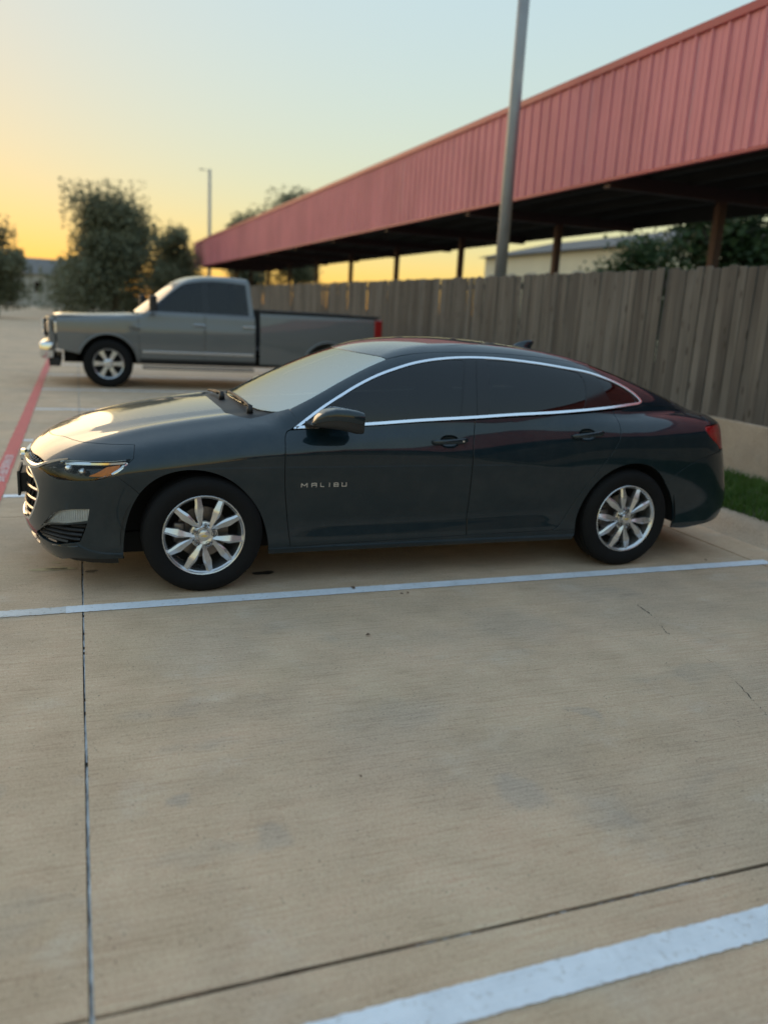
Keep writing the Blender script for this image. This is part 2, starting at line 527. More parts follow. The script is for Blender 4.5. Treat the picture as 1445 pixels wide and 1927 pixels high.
# ------------------------------------------------------------------ curved panel kit (car bodies)
class Spl:
    def __init__(s, pts):
        a = np.array(pts, float); s.x = a[:, 0]; s.y = a[:, 1]; n = len(a); h = np.diff(s.x)
        A = np.eye(n); b = np.zeros(n)
        for i in range(1, n - 1):
            A[i, i - 1] = h[i - 1]; A[i, i] = 2 * (h[i - 1] + h[i]); A[i, i + 1] = h[i]
            b[i] = 6 * ((s.y[i + 1] - s.y[i]) / h[i] - (s.y[i] - s.y[i - 1]) / h[i - 1])
        s.m = np.linalg.solve(A, b); s.h = h
        s.tx = np.linspace(s.x[0] - 1.5, s.x[-1] + 1.5, 9000); s.ty = s.exact(s.tx)
    def __call__(s, t):
        return np.interp(t, s.tx, s.ty)
    def exact(s, t):
        t = np.asarray(t, float); tc = np.clip(t, s.x[0], s.x[-1])
        i = np.clip(np.searchsorted(s.x, tc) - 1, 0, len(s.x) - 2); h = s.h[i]
        a = s.x[i + 1] - tc; b = tc - s.x[i]
        v = (s.m[i] * a ** 3 + s.m[i + 1] * b ** 3) / (6 * h) + (s.y[i] / h - s.m[i] * h / 6) * a + (s.y[i + 1] / h - s.m[i + 1] * h / 6) * b
        h0 = s.h[0]; d0 = (s.y[1] - s.y[0]) / h0 - h0 * (2 * s.m[0] + s.m[1]) / 6
        h1 = s.h[-1]; d1 = (s.y[-1] - s.y[-2]) / h1 + h1 * (2 * s.m[-1] + s.m[-2]) / 6
        return v + np.where(t < s.x[0], (t - s.x[0]) * d0, 0) + np.where(t > s.x[-1], (t - s.x[-1]) * d1, 0)

def smax(a, b, k): return np.maximum(a, b) + np.maximum(k - np.abs(a - b), 0) ** 2 / (4 * k)
def smin(a, b, k): return -smax(-a, -b, k)
def sstep(t, a, b):
    t = np.clip((t - a) / (b - a), 0, 1); return t * t * (3 - 2 * t)

def catmull(pts, step=.012):
    """smooth open curve through 2-D points, resampled evenly"""
    P = np.array(pts, float)
    if len(P) == 2:
        n = max(2, int(np.linalg.norm(P[1] - P[0]) / step) + 1)
        return P[0] + (P[1] - P[0]) * np.linspace(0, 1, n)[:, None]
    d = np.maximum(np.linalg.norm(np.diff(P, axis=0), axis=1), 1e-6)
    s = np.concatenate([[0], np.cumsum(d)])
    m = np.zeros_like(P)
    m[1:-1] = ((P[1:-1] - P[:-2]) / d[:-1, None] * d[1:, None] + (P[2:] - P[1:-1]) / d[1:, None] * d[:-1, None]) / (d[1:] + d[:-1])[:, None]
    m[0] = (P[1] - P[0]) / d[0] * 1.5 - m[1] * .5
    m[-1] = (P[-1] - P[-2]) / d[-1] * 1.5 - m[-2] * .5
    t = np.linspace(0, s[-1], max(3, int(s[-1] / step) + 1))
    i = np.clip(np.searchsorted(s, t) - 1, 0, len(d) - 1)
    u = ((t - s[i]) / d[i])[:, None]; h = d[i][:, None]
    return (2 * u ** 3 - 3 * u ** 2 + 1) * P[i] + (u ** 3 - 2 * u ** 2 + u) * h * m[i] + (-2 * u ** 3 + 3 * u ** 2) * P[i + 1] + (u ** 3 - u ** 2) * h * m[i + 1]

def outline(segs, step=.012):
    out = []
    for k, s in enumerate(segs):
        nxt = segs[(k + 1) % len(segs)]
        s = list(s)
        if np.linalg.norm(np.array(s[-1]) - np.array(nxt[0])) > 1e-4:
            s2 = catmull(s, step)
            out.append(s2)
            out.append(catmull([s[-1], nxt[0]], step)[1:-1])
        else:
            out.append(catmull(s, step)[:-1])
    P = np.concatenate([o for o in out if len(o)])
    keep = np.linalg.norm(P - np.roll(P, 1, 0), axis=1) > 1e-4
    return P[keep]

def area(P):
    x, y = P[:, 0], P[:, 1]
    return .5 * np.sum(x * np.roll(y, -1) - np.roll(x, -1) * y)

def inset(P, d):
    """move a closed outline inward by d (outward when negative)"""
    sgn = 1 if area(P) > 0 else -1
    e = np.roll(P, -1, 0) - P
    n = np.stack([-e[:, 1], e[:, 0]], 1) * sgn
    n /= np.maximum(np.linalg.norm(n, axis=1), 1e-9)[:, None]
    m = n + np.roll(n, 1, 0)
    l = np.maximum((m * n).sum(1), .6)
    return P + m / l[:, None] * d

def inpoly(Q, P):
    x, y = Q[:, 0][:, None], Q[:, 1][:, None]
    x0, y0 = P[:, 0], P[:, 1]
    x1, y1 = np.roll(x0, -1), np.roll(y0, -1)
    c = ((y0 > y) != (y1 > y)) & (x < (x1 - x0) * (y - y0) / (y1 - y0 + 1e-15) + x0)
    return c.sum(1) % 2 == 1

def segdist(Q, P):
    A = P; B = np.roll(P, -1, 0)
    d = B - A; l2 = np.maximum((d ** 2).sum(1), 1e-12)
    t = np.clip(((Q[:, None] - A) * d).sum(2) / l2, 0, 1)
    return np.sqrt((((A + t[..., None] * d) - Q[:, None]) ** 2).sum(2)).min(1)

class Body:
    def __init__(s, F, z0=.6, xf=.1, xr=3.0, ymax=1.4, ztop=2.6):
        s.F = F; s.z0 = z0; s.xf = xf; s.xr = xr; s.ymax = ymax; s.ztop = ztop
    def rays(s, dom, q):
        a, b = q[:, 0], q[:, 1]; o = np.zeros((len(q), 3)); d = np.zeros((len(q), 3)); L = s.ymax
        if dom == 'side':
            o[:, 0] = a; o[:, 1] = -L; o[:, 2] = b; d[:, 1] = 1
        elif dom == 'top':
            o[:, 0] = a; o[:, 1] = b; o[:, 2] = s.ztop; d[:, 2] = -1; L = s.ztop
        elif dom == 'tube':
            p = b / .8; L = 1.9
            o[:, 0] = a; o[:, 1] = -L * np.cos(p); o[:, 2] = s.z0 + L * np.sin(p); d[:, 1] = np.cos(p); d[:, 2] = -np.sin(p)
        elif dom == 'front':
            t = a / .9; L = 1.9
            o[:, 0] = s.xf - L * np.cos(t); o[:, 1] = -L * np.sin(t); o[:, 2] = b; d[:, 0] = np.cos(t); d[:, 1] = np.sin(t)
        elif dom == 'rear':
            t = a / .9; L = 1.9
            o[:, 0] = s.xr + L * np.cos(t); o[:, 1] = -L * np.sin(t); o[:, 2] = b; d[:, 0] = -np.cos(t); d[:, 1] = np.sin(t)
        return o, d, L
    def to(s, dom, pts):
        """3-D points given as (x, w, z), w = distance from the centre line on the near side"""
        r = []
        for x, w, z in pts:
            if dom == 'side': r.append((x, z))
            elif dom == 'top': r.append((x, -w))
            elif dom == 'tube': r.append((x, math.atan2(z - s.z0, w) * .8))
            elif dom == 'front': r.append((math.atan2(w, s.xf - x) * .9, z))
            elif dom == 'rear': r.append((math.atan2(w, x - s.xr) * .9, z))
        return r
    def project(s, dom, q):
        q = np.asarray(q, float)
        o, d, L = s.rays(dom, q)
        n = 52
        ts = np.linspace(0, L, n)
        f = s.F(o[:, None] + d[:, None] * ts[None, :, None])
        i = np.maximum((f < 0).argmax(1), 1)
        i = np.where((f < 0).any(1), i, n - 1)
        a = ts[i - 1]; b = ts[i]
        for _ in range(20):
            m = (a + b) / 2; fm = s.F(o + d * m[:, None]) > 0
            a = np.where(fm, m, a); b = np.where(fm, b, m)
        return o + d * ((a + b) / 2)[:, None]
    def normal(s, P):
        h = 2e-3; g = np.zeros_like(P)
        for k in range(3):
            e = np.zeros(3); e[k] = h
            g[:, k] = s.F(P + e) - s.F(P - e)
        return g / np.maximum(np.linalg.norm(g, axis=1), 1e-9)[:, None]
    def topz(s, x, w):
        return float(s.project('top', [(x, -w)])[0, 2])

    def panel(s, name, dom, out, mat, parent, holes=(), grid=.03, gap=.0025, lip=.014, off=0., mirror=False, rows=None, ntilt=0.):
        """a piece of body skin bounded by a 2-D outline; its edge is folded in by lip"""
        P = inset(out, gap) if gap else out
        H = [inset(h, -gap) if gap else h for h in holes]
        loops = [P] + H
        lo, hi = P.min(0), P.max(0)
        gx = np.arange(lo[0] + grid / 2, hi[0], grid)
        gy = np.arange(lo[1] + grid / 2, hi[1], grid)
        if rows is not None:
            gy = np.unique(np.concatenate([gy, rows]))
        G = np.stack(np.meshgrid(gx, gy), -1).reshape(-1, 2)
        G = G[inpoly(G, P)]
        for h in H:
            if len(G): G = G[~inpoly(G, h)]
        for l in loops:
            if len(G): G = G[segdist(G, l) > grid * .35]
        V = [Vector(p) for l in loops for p in l] + [Vector(p) for p in G]
        E = []; k = 0
        for l in loops:
            n = len(l)
            E += [(k + i, k + (i + 1) % n) for i in range(n)]
            k += n
        vo, eo, fo, *_ = delaunay_2d_cdt(V, E, [], 0, 1e-6)
        Q = np.array([(v.x, v.y) for v in vo])
        T = np.array([f for f in fo if len(f) == 3])
        c = Q[T].mean(1)
        ok = inpoly(c, P)
        for h in H:
            ok &= ~inpoly(c, h)
        T = T[ok]
        X = s.project(dom, Q); Nn = s.normal(X)
        X = X + Nn * off
        # orientation
        a, b, cc = X[T[:, 0]], X[T[:, 1]], X[T[:, 2]]
        fl = (np.cross(b - a, cc - a) * Nn[T[:, 0]]).sum(1) < 0
        T[fl] = T[fl][:, ::-1]
        verts = [X]; norms = [Nn]; faces = [tuple(t) for t in T]
        if lip:
            cnt = {}
            for t in T:
                for u, v in ((t[0], t[1]), (t[1], t[2]), (t[2], t[0])):
                    key = (min(u, v), max(u, v))
                    cnt[key] = None if key in cnt else (u, v)
            be = [e for e in cnt.values() if e]
            ids = sorted({i for e in be for i in e})
            idx = {v: j for j, v in enumerate(ids)}
            tn = np.zeros((len(ids), 3))
            for u, v in be:
                n = np.cross(X[v] - X[u], Nn[u])
                n /= max(np.linalg.norm(n), 1e-9)
                tn[idx[u]] += n; tn[idx[v]] += n
            tn /= np.maximum(np.linalg.norm(tn, axis=1), 1e-9)[:, None]
            b0 = len(X); n = len(ids)
            R0 = X[ids]; R1 = R0 - Nn[ids] * .0022 + tn * .0012; R2 = R0 - Nn[ids] * lip + tn * .0010
            md = Nn[ids] + tn; md /= np.linalg.norm(md, axis=1)[:, None]
            verts += [R0, R1, R1, R2]; norms += [Nn[ids], md, tn, tn]
            for u, v in be:
                i, j = idx[u], idx[v]
                faces.append((b0 + j, b0 + i, b0 + n + i, b0 + n + j))
                faces.append((b0 + 2 * n + j, b0 + 2 * n + i, b0 + 3 * n + i, b0 + 3 * n + j))
        V3 = np.concatenate(verts); N3 = np.concatenate(norms)
        if ntilt:      # shading normals tipped up so the flat moulding mirrors pale sky
            N3 = N3 + np.array((0, 0, ntilt)); N3 /= np.linalg.norm(N3, axis=1)[:, None]
        o = None
        if mirror != 'only':
            o = mesh_obj(name, V3, faces, mat, parent, normals=N3)
        if mirror:
            V4 = V3 * (1, -1, 1); N4 = N3 * (1, -1, 1)
            mesh_obj(name, V4, [f[::-1] for f in faces], mat, parent, normals=N4)
        return o

def sym(half):
    """close a half outline given in domain units (second or first coordinate mirrored)"""
    return half

# ------------------------------------------------------------------ the sedan's skin
PLAN = Spl([(-1.0, .80), (-.6, .873), (-.3, .906), (0, .92), (.45, .915), (.9, .912), (1.6, .914), (2.3, .92), (2.8, .924), (3.2, .905), (3.55, .86), (3.95, .77)])
SEC = Spl([(.10, .10), (.18, .055), (.24, .022), (.30, .022), (.40, .026), (.52, .016), (.64, .004), (.74, 0), (.85, .004)])
CREASE = Spl([(-.9, .70), (-.4, .765), (.2, .79), (.7, .805), (1.1, .805), (1.5, .785), (1.9, .74), (2.4, .67), (3.0, .60), (3.9, .6)])
CAMT = Spl([(-.9, .0), (-.3, .5), (.1, 1.), (1.3, 1.), (1.9, .8), (2.4, .25), (2.8, 0.), (3.9, 0.)])
BELT = Spl([(.3, .90), (.52, .912), (.95, .953), (1.66, .996), (2.3, 1.03), (2.93, 1.077), (3.4, 1.07)])
HOODC = Spl([(-1.05, .665), (-.93, .735), (-.8, .79), (-.55, .867), (-.25, .935), (.1, .992), (.45, 1.03), (.8, 1.05)])
DECKC = Spl([(2.4, 1.07), (3.0, 1.075), (3.4, 1.055), (3.7, 1.02), (3.95, .98)])
ROOFC = Spl([(.0, .85), (.3, 1.025), (.6, 1.178), (.9, 1.308), (1.15, 1.390), (1.4, 1.436), (1.65, 1.456), (1.9, 1.456), (2.2, 1.44), (2.5, 1.403), (2.8, 1.34), (3.1, 1.255), (3.4, 1.152), (3.7, 1.035)])
BELTW = Spl([(.2, .80), (.6, .835), (1.0, .852), (1.6, .862), (2.3, .85), (2.8, .80), (3.2, .72), (3.6, .6)])
FRZ = Spl([(.10, -.86), (.18, -.93), (.28, -.975), (.42, -.98), (.58, -.965), (.68, -.945), (.76, -.89), (.9, -.75)])
REZ = Spl([(.15, 3.80), (.25, 3.92), (.38, 3.985), (.55, 3.955), (.75, 3.90), (.92, 3.85), (1.02, 3.84), (1.2, 3.8)])

def softramp(e, s):
    return np.where(np.abs(e) < s, (e + s) ** 2 / (4 * s), np.maximum(e, 0))

def car_side(x, z):
    w = PLAN(x) - SEC(z)
    lean = softramp(z - CREASE(x), .012) * .17 * np.clip(CAMT(x), 0, 1) + np.maximum(z - .80, 0) ** 2 * .55
    # shallow scoop along the lower doors
    sc = np.exp(-((z - (.36 + .02 * x)) / .055) ** 2) * .008 * sstep(x, .35, .8) * (1 - sstep(x, 2.1, 2.45))
    rs = sstep(x, 2.0, 2.9)
    l2 = softramp(z - (.90 + .03 * (x - 2.8)), .02)
    return w - lean - sc - rs * l2 * .28

def car_lowtop(x, w):
    h = HOODC(x) - .05 * (w / .85) ** 2 - .06 * (w / .85) ** 6
    h = h + .012 * np.exp(-((w - .62) / .07) ** 2) * sstep(x, -.9, -.3)
    wc = .30 + .12 * sstep(x, -.8, .2)
    h = h - softramp(w - wc, .012) * .05 + softramp(w - wc - .10, .02) * .05
    d = DECKC(x) - .03 * (w / .8) ** 2 - .03 * (w / .8) ** 6
    m = BELT(x) + .03 - .03 * (w / .85) ** 2
    t = sstep(x, .5, 1.1); t2 = sstep(x, 2.3, 2.9)
    return (h * (1 - t) + m * t) * (1 - t2) + d * t2

def car_gtop(x, w):
    sh = .16 * (w / .7) ** 2 * (1 - sstep(x, 1.0, 1.5)) - .12 * (w / .7) ** 2 * sstep(x, 2.4, 3.0)
    return ROOFC(x - sh) - .045 * (w / .65) ** 2 * (.5 + .5 * sstep(x, 1.0, 1.6))

def car_F(P):
    x = P[..., 0]; w = np.sqrt(P[..., 1] ** 2 + 1e-6); z = P[..., 2]
    fr = FRZ(z) + .20 * (w / .85) ** 2 + .16 * (w / .85) ** 5
    re = REZ(z) - .13 * (w / .85) ** 2 - .16 * (w / .85) ** 6
    low = smax(w - car_side(x, z), z - car_lowtop(x, w), .09)
    low = smax(low, (fr - x) * .8, .08)
    low = smax(low, (x - re) * .8, .08)
    low = smax(low, .175 - .05 * sstep(x, -.3, -.6) + .07 * sstep(x, 3.1, 3.8) - z, .03)
    gs = BELTW(x) - .15 * (z - .95) - 1.08 * np.maximum(z - .95, 0) ** 2
    g = smax((w - gs) * .9, (z - car_gtop(x, w)) * .88, .09)
    g = smax(g, .8 - z, .02)
    g = smax(g, (x - re + .03) * .8, .06)
    return smin(low, g, .02)

CAR = Body(car_F)
car = empty('sedan', (0, 0, 0))
tag(car, 'dark grey-green four-door sedan with silver alloy wheels parked in front', 'car')

# -- shared edge curves, (x, z) on the side
c_bump = [(-.36, .835), (-.372, .770)]
c_lampedge = [(-.372, .770), (-.392, .752), (-.410, .735), (-.448, .703), (-.478, .683)]
c_split = [(-.478, .683), (-.406, .632), (-.345, .577)]
c_arch1 = [(-.345, .577), (-.293, .634), (-.225, .678), (-.137, .705), (-.031, .709), (.078, .682), (.167, .632), (.248, .554), (.309, .466), (.347, .371), (.365, .288), (.370, .236)]
c_arch0 = [(-.433, .205), (-.428, .327), (-.409, .429), (-.377, .520), (-.345, .577)]
c_doorf = [(.502, .236), (.489, .331), (.475, .443), (.461, .556), (.453, .666), (.452, .76), (.455, .840), (.464, .897), (.475, .914), (.495, .923)]
c_gapA = [(.525, .940), (.549, .969), (.530, 1.001), (.516, 1.031)]
c_cowl = [(.516, 1.031), (.462, 1.011), (.385, .986), (.306, .971)]
c_hoodside = [(-.36, .835), (-.20, .857), (-.071, .874), (.08, .893), (.175, .906), (.215, .920), (.248, .940), (.306, .971)]
c_beltF = [(.495, .923), (.70, .937), (.954, .950), (1.3, .974), (1.661, .993)]
c_beltR = [(1.661, .993), (1.905, 1.008), (2.293, 1.028), (2.711, 1.054)]
c_doorm = [(1.661, .993), (1.648, .918), (1.638, .82), (1.637, .74), (1.640, .526), (1.643, .344), (1.642, .262)]
c_bot1 = [(.502, .236), (1.642, .262)]
c_bot2 = [(1.642, .262), (1.95, .266), (2.235, .270)]
c_doorr = [(2.235, .270), (2.285, .282), (2.320, .308), (2.350, .350), (2.398, .433), (2.468, .552), (2.525, .632), (2.588, .712), (2.645, .785), (2.685, .853), (2.709, .915), (2.717, .965), (2.717, 1.010), (2.711, 1.054)]
c_arch2 = [(2.440, .190), (2.440, .270), (2.445, .350), (2.470, .437), (2.510, .522), (2.571, .603), (2.657, .668), (2.764, .708), (2.881, .716), (2.990, .688), (3.09, .615), (3.135, .560)]
c_arch3 = [(3.135, .560), (3.185, .500), (3.229, .420), (3.250, .343), (3.241, .247)]
c_rsplit = [(3.135, .560), (3.20, .628), (3.30, .690), (3.429, .737), (3.53, .763), (3.64, .782)]

R = lambda s: list(reversed(s))
O = outline
fender = O([c_bump, c_lampedge, c_split, c_arch1, [(.370, .236), (.502, .236)], c_doorf, [(.495, .923), (.525, .940)], c_gapA, c_cowl, R(c_hoodside)])
CAR.panel('front_fender', 'side', fender, 'paint', car, mirror=True, grid=.024)

HANDLE = [((1.478, .863), .060, .036), ((2.456, .906), .060, .037)]
def ell(c, a, b, n=36, p=2.4):
    t = np.linspace(0, 2 * math.pi, n, endpoint=False)
    cs, sn = np.cos(t), np.sin(t)
    return np.stack([c[0] + a * np.sign(cs) * np.abs(cs) ** (2 / p), c[1] + b * np.sign(sn) * np.abs(sn) ** (2 / p)], 1)

doorsF = O([c_doorf, c_beltF, c_doorm, R(c_bot1)])
doorsR = O([R(c_doorm), c_beltR, R(c_doorr), R(c_bot2)])
door_objs = []
for nm, ol, hd in (('front_door', doorsF, HANDLE[0]), ('rear_door', doorsR, HANDLE[1])):
    (hc, ha, hb) = hd
    hole = ell(hc, ha, hb)
    d = CAR.panel(nm, 'side', ol, 'paint', car, holes=[hole], grid=.024, gap=.0034)
    door_objs.append(d)
    CAR.panel(nm, 'side', ol, 'paint', car, grid=.04, mirror='only')
    # recessed cup behind the handle
    rings = []
    for k, (sc_, dp) in enumerate(((1.0, -.001), (.97, .006), (.85, .016), (.6, .022), (.2, .024))):
        q = hc + (hole - hc) * sc_
        X = CAR.project('side', q); Nn = CAR.normal(X)
        rings.append(X - Nn * dp)
    n = len(hole); vs = np.concatenate(rings); fs = []
    for k in range(len(rings) - 1):
        for i in range(n):
            fs.append((k * n + i, k * n + (i + 1) % n, (k + 1) * n + (i + 1) % n, (k + 1) * n + i))
    fs.append(tuple(range((len(rings) - 1) * n, len(rings) * n)))
    mesh_obj('handle_cup', vs, fs, 'paint', d, smooth=True)
    # grab handle: swept bar
    x0, x1 = hc[0] - .118, hc[0] + .118
    bm = bmesh.new(); prev = None
    sec = 14
    tilt = .10 if nm == 'rear_door' else .04
    for k in range(15):
        u = k / 14
        x = x0 + (x1 - x0) * u
        zz = hc[1] + .004 + tilt * (x - hc[0])
        y0 = float(CAR.project('side', [(x, zz)])[0, 1])
        outd = .006 + .026 * math.sin(math.pi * min(max(u, .0), 1)) ** .45
        hh = (.0135 + .0035 * u) * (1 if .02 < u < .98 else .6)
        th = .010
        ring = [bm.verts.new((x, y0 - outd + th * math.cos(t) * (1 if math.cos(t) > 0 else .8), zz + hh * math.copysign(abs(math.sin(t)) ** .7, math.sin(t)))) for t in [2 * math.pi * i / sec for i in range(sec)]]
        if prev:
            for i in range(sec):
                bm.faces.new((prev[i], prev[(i + 1) % sec], ring[(i + 1) % sec], ring[i]))
        else:
            bm.faces.new(ring)
        prev = ring
    bm.faces.new(prev)
    hnd = bm_obj('door_handle', bm, 'paint', d, smooth=True)
    if nm == 'front_door':
        y0 = float(CAR.project('side', [(hc[0] + .09, hc[1])])[0, 1])
        bm = bmesh.new()
        bmesh.ops.create_cone(bm, cap_ends=True, segments=16, radius1=.006, radius2=.006, depth=.004,
                              matrix=Matrix.Translation((hc[0] + .075, y0 - .040, hc[1] + .008)) @ Matrix.Rotation(math.pi / 2, 4, 'X'))
        bm_obj('key_cylinder', bm, 'satin', d)

rocker = O([[(.370, .236), (.502, .236)], c_bot1, c_bot2, [(2.235, .270), (2.440, .270)], [(2.440, .270), (2.440, .196)], [(2.440, .196), (.376, .193)], [(.376, .193), (.370, .236)]])
CAR.panel('rocker_panel', 'side', rocker, 'paint', car, mirror=True, grid=.03, gap=.002)

c_qtop = [(2.711, 1.054), (2.85, 1.066), (2.935, 1.076), (3.01, 1.085), (3.2, 1.075), (3.38, 1.04), (3.52, .995)]
c_qrear = [(3.52, .995), (3.50, .965), (3.470, .957), (3.452, .945), (3.478, .900), (3.53, .862), (3.60, .822), (3.64, .782)]
quarter = O([[(2.235, .270), (2.440, .270)], c_arch2[1:], c_rsplit, R(c_qrear), R(c_qtop), R(c_doorr)])
CAR.panel('quarter_panel', 'side', quarter, 'paint', car, mirror=True, grid=.024)

# hood
hood_half = [(-.815, 0), (-.80, .12), (-.768, .24), (-.716, .36), (-.661, .51), (-.610, .615), (-.55, .672), (-.487, .715), (-.36, .776)]
hood_side = [(-.36, .776), (-.20, .800), (-.071, .812), (.08, .821), (.175, .821), (.215, .795), (.248, .758), (.306, .691)]
hood_rear = [(.306, .691), (.223, .637), (.188, .572), (.169, .398), (.160, .2), (.158, 0)]
def full(half_segs, neg_first=True):
    """half outline in (x, w): mirror into a closed outline in (x, y)"""
    a = [[(x, -w) for x, w in s] for s in half_segs]
    b = [[(x, w) for x, w in reversed(s)] for s in reversed(half_segs)]
    return outline(a + b)
CAR.panel('hood', 'top', full([hood_half, hood_side, hood_rear]), 'paint', car, grid=.028, lip=.018)

# cowl, windshield, roof, rear window, deck
ws_base = [(.285, 0), (.30, .22), (.345, .45), (.42, .62), (.512, .712)]
ws_edge = [(.512, .712), (.648, .706), (.824, .672), (1.01, .627), (1.145, .600)]
ws_top = [(1.145, .600), (1.085, .42), (1.035, .2), (1.018, 0)]
cowl = [R(hood_rear), [(.306, .691), (.40, .690), (.512, .712)], R(ws_base)]
CAR.panel('cowl', 'top', full(cowl), 'blackplastic', car, off=-.012, grid=.03, gap=0)
ws = CAR.panel('windshield', 'top', full([ws_base, ws_edge, ws_top]), 'clear', car, off=-.003, grid=.035)
_wo = full([ws_base, ws_edge, ws_top])
CAR.panel('windshield_border', 'top', _wo, 'gloss_black', ws, holes=[inset(_wo, .028)], off=-.0065, gap=0, lip=0)
def tz(x, w): return (x, w, CAR.topz(x, w))
roof_edge = [(1.145, .600), (1.35, .583), (1.7, .573), (2.1, .572), (2.45, .575), (2.62, .580)]
roof_rear = [(2.62, .580), (2.69, .4), (2.73, .2), (2.74, 0)]
CAR.panel('roof', 'top', full([R(ws_top), roof_edge, roof_rear]), 'paint', car, grid=.035)
rw_edge = [(2.62, .580), (2.85, .590), (3.1, .600), (3.33, .615)]
rw_base = [(3.33, .615), (3.42, .4), (3.46, .2), (3.47, 0)]
CAR.panel('rear_window', 'top', full([R(roof_rear), rw_edge, rw_base]), 'tint', car, off=-.003, grid=.04)
deck_edge = [(3.33, .615), (3.45, .645), (3.56, .655), (3.66, .63), (3.735, .55)]
deck_rear = [(3.735, .55), (3.80, .3), (3.815, 0)]
CAR.panel('trunk_lid', 'top', full([R(rw_base), deck_edge, deck_rear]), 'paint', car, grid=.035)

# roof rail and pillars (tube projection)
rail = [[(.516, .719, 1.031), (.648, .714, 1.097), (.824, .679, 1.190), (1.01, .633, 1.278), (1.145, .604, 1.332)],
        [tz(1.145, .602), tz(1.35, .585), tz(1.7, .575), tz(2.1, .574), tz(2.45, .577), tz(2.62, .582)],
        [tz(2.62, .582), tz(2.85, .592), tz(3.1, .602), tz(3.33, .617), tz(3.45, .647), tz(3.52, .66)]]
q3 = CAR.project('side', [(x, z) for x, z in c_qtop])
qtop3 = [(p[0], -p[1], p[2]) for p in q3]
DLO_TOP = [(.524, .830, .940), (.60, .811, .993), (.685, .788, 1.048), (.804, .758, 1.116), (.925, .726, 1.180), (1.049, .697, 1.235), (1.174, .674, 1.279), (1.303, .649, 1.316), (1.432, .631, 1.342), (1.563, .618, 1.358), (1.753, .610, 1.368), (1.914, .611, 1.365), (2.065, .617, 1.355), (2.218, .624, 1.341), (2.374, .631, 1.321), (2.604, .633, 1.284), (2.702, .641, 1.257), (2.786, .646, 1.228), (2.882, .663, 1.184), (2.945, .679, 1.142), (2.975, .690, 1.112)]
DLO_COR = [(2.975, .690, 1.112), (2.982, .700, 1.098), (2.972, .706, 1.088), (2.935, .721, 1.079)]
DLO_BOT = [(2.935, .721, 1.079), (2.711, .764, 1.058), (2.293, .818, 1.031), (1.905, .836, 1.011), (1.659, .843, .996), (1.3, .849, .977), (.954, .850, .953), (.70, .845, .939), (.515, .838, .931)]
tt = lambda pts: CAR.to('tube', pts)
dlo2 = O([tt(DLO_TOP), tt(DLO_COR), tt(DLO_BOT)])
rail2 = O([tt(rail[0]), tt(rail[1]), tt(rail[2]), tt(R(qtop3)[:-1] + [(2.711, .764, 1.058)]),
           tt([(2.711, .764, 1.058), (2.935, .721, 1.079)]), tt(R(DLO_COR)), tt(R(DLO_TOP)), tt([(.524, .830, .940), (.549, .814, .969)]), tt([(.549, .814, .969), (.530, .777, 1.001), (.516, .719, 1.031)])])
CAR.panel('roof_rail', 'tube', rail2, 'paint', car, mirror=True, grid=.026, gap=.0012, lip=.012)

CAR.panel('window_chrome_trim', 'tube', inset(dlo2, .001), 'satin', car, holes=[inset(dlo2, .014)], mirror=True, grid=.05, gap=0, lip=.01, off=.004, ntilt=.32)
g1 = O([tt([(.800, .798, 1.062), (.812, .771, 1.098)]), tt([(.825, .752, 1.103), (.925, .726, 1.158), (1.049, .697, 1.213), (1.174, .674, 1.257), (1.303, .649, 1.294), (1.432, .635, 1.320), (1.563, .625, 1.335), (1.640, .63, 1.341)]), tt([(1.652, .637, 1.332), (1.600, .73, 1.175), (1.554, .835, 1.008)]), tt([(1.554, .837, 1.006), (1.3, .845, .992), (.954, .848, .970), (.790, .84, .962)])])
g2 = O([tt([(1.759, .832, 1.022), (1.79, .73, 1.19), (1.817, .632, 1.338)]), tt([(1.830, .628, 1.345), (1.914, .625, 1.344), (2.065, .628, 1.334), (2.218, .634, 1.320), (2.374, .640, 1.299), (2.485, .648, 1.280)]), tt([(2.498, .655, 1.268), (2.518, .690, 1.225), (2.505, .74, 1.14), (2.472, .790, 1.060)]), tt([(2.465, .795, 1.053), (2.293, .812, 1.044), (1.905, .832, 1.024), (1.765, .836, 1.016)])])
g3 = O([tt([(2.625, .66, 1.250), (2.672, .712, 1.155), (2.715, .755, 1.076)]), tt([(2.725, .757, 1.072), (2.82, .742, 1.080), (2.918, .718, 1.092)]), tt([(2.926, .712, 1.098), (2.915, .697, 1.128), (2.870, .68, 1.168), (2.776, .664, 1.210), (2.702, .655, 1.236), (2.635, .655, 1.253)])])
dark_in = inset(dlo2, .0135)
CAR.panel('window_frame', 'tube', dark_in, 'gloss_black', car, holes=[g1, g2, g3], mirror=True, grid=.04, gap=0, lip=.006, off=-.002)
for nm, g in (('front_door_window', g1), ('rear_door_window', g2), ('quarter_window', g3)):
    CAR.panel(nm, 'tube', g, 'tint', car, mirror=True, grid=.05, gap=.001, lip=0, off=-.005)
# black applique on the pillar between the doors, with the door gap in it
pl = O([tt([(1.672, .836, 1.008), (1.700, .72, 1.19), (1.745, .625, 1.348)]), tt([(1.745, .625, 1.348), (1.815, .628, 1.345)]), tt([(1.813, .634, 1.336), (1.785, .73, 1.19), (1.752, .834, 1.018)]), tt([(1.752, .836, 1.015), (1.672, .838, 1.007)])])
pl0 = O([tt([(1.560, .835, 1.006), (1.607, .73, 1.175), (1.660, .637, 1.334)]), tt([(1.660, .637, 1.340), (1.737, .625, 1.348)]), tt([(1.737, .63, 1.345), (1.692, .72, 1.19), (1.664, .836, 1.007)]), tt([(1.664, .838, 1.005), (1.560, .838, 1.004)])])
for q in (pl, pl0):
    CAR.panel('pillar_applique', 'tube', q, 'gloss_black', car, mirror=True, grid=.05, gap=.002, lip=.008, off=.002)

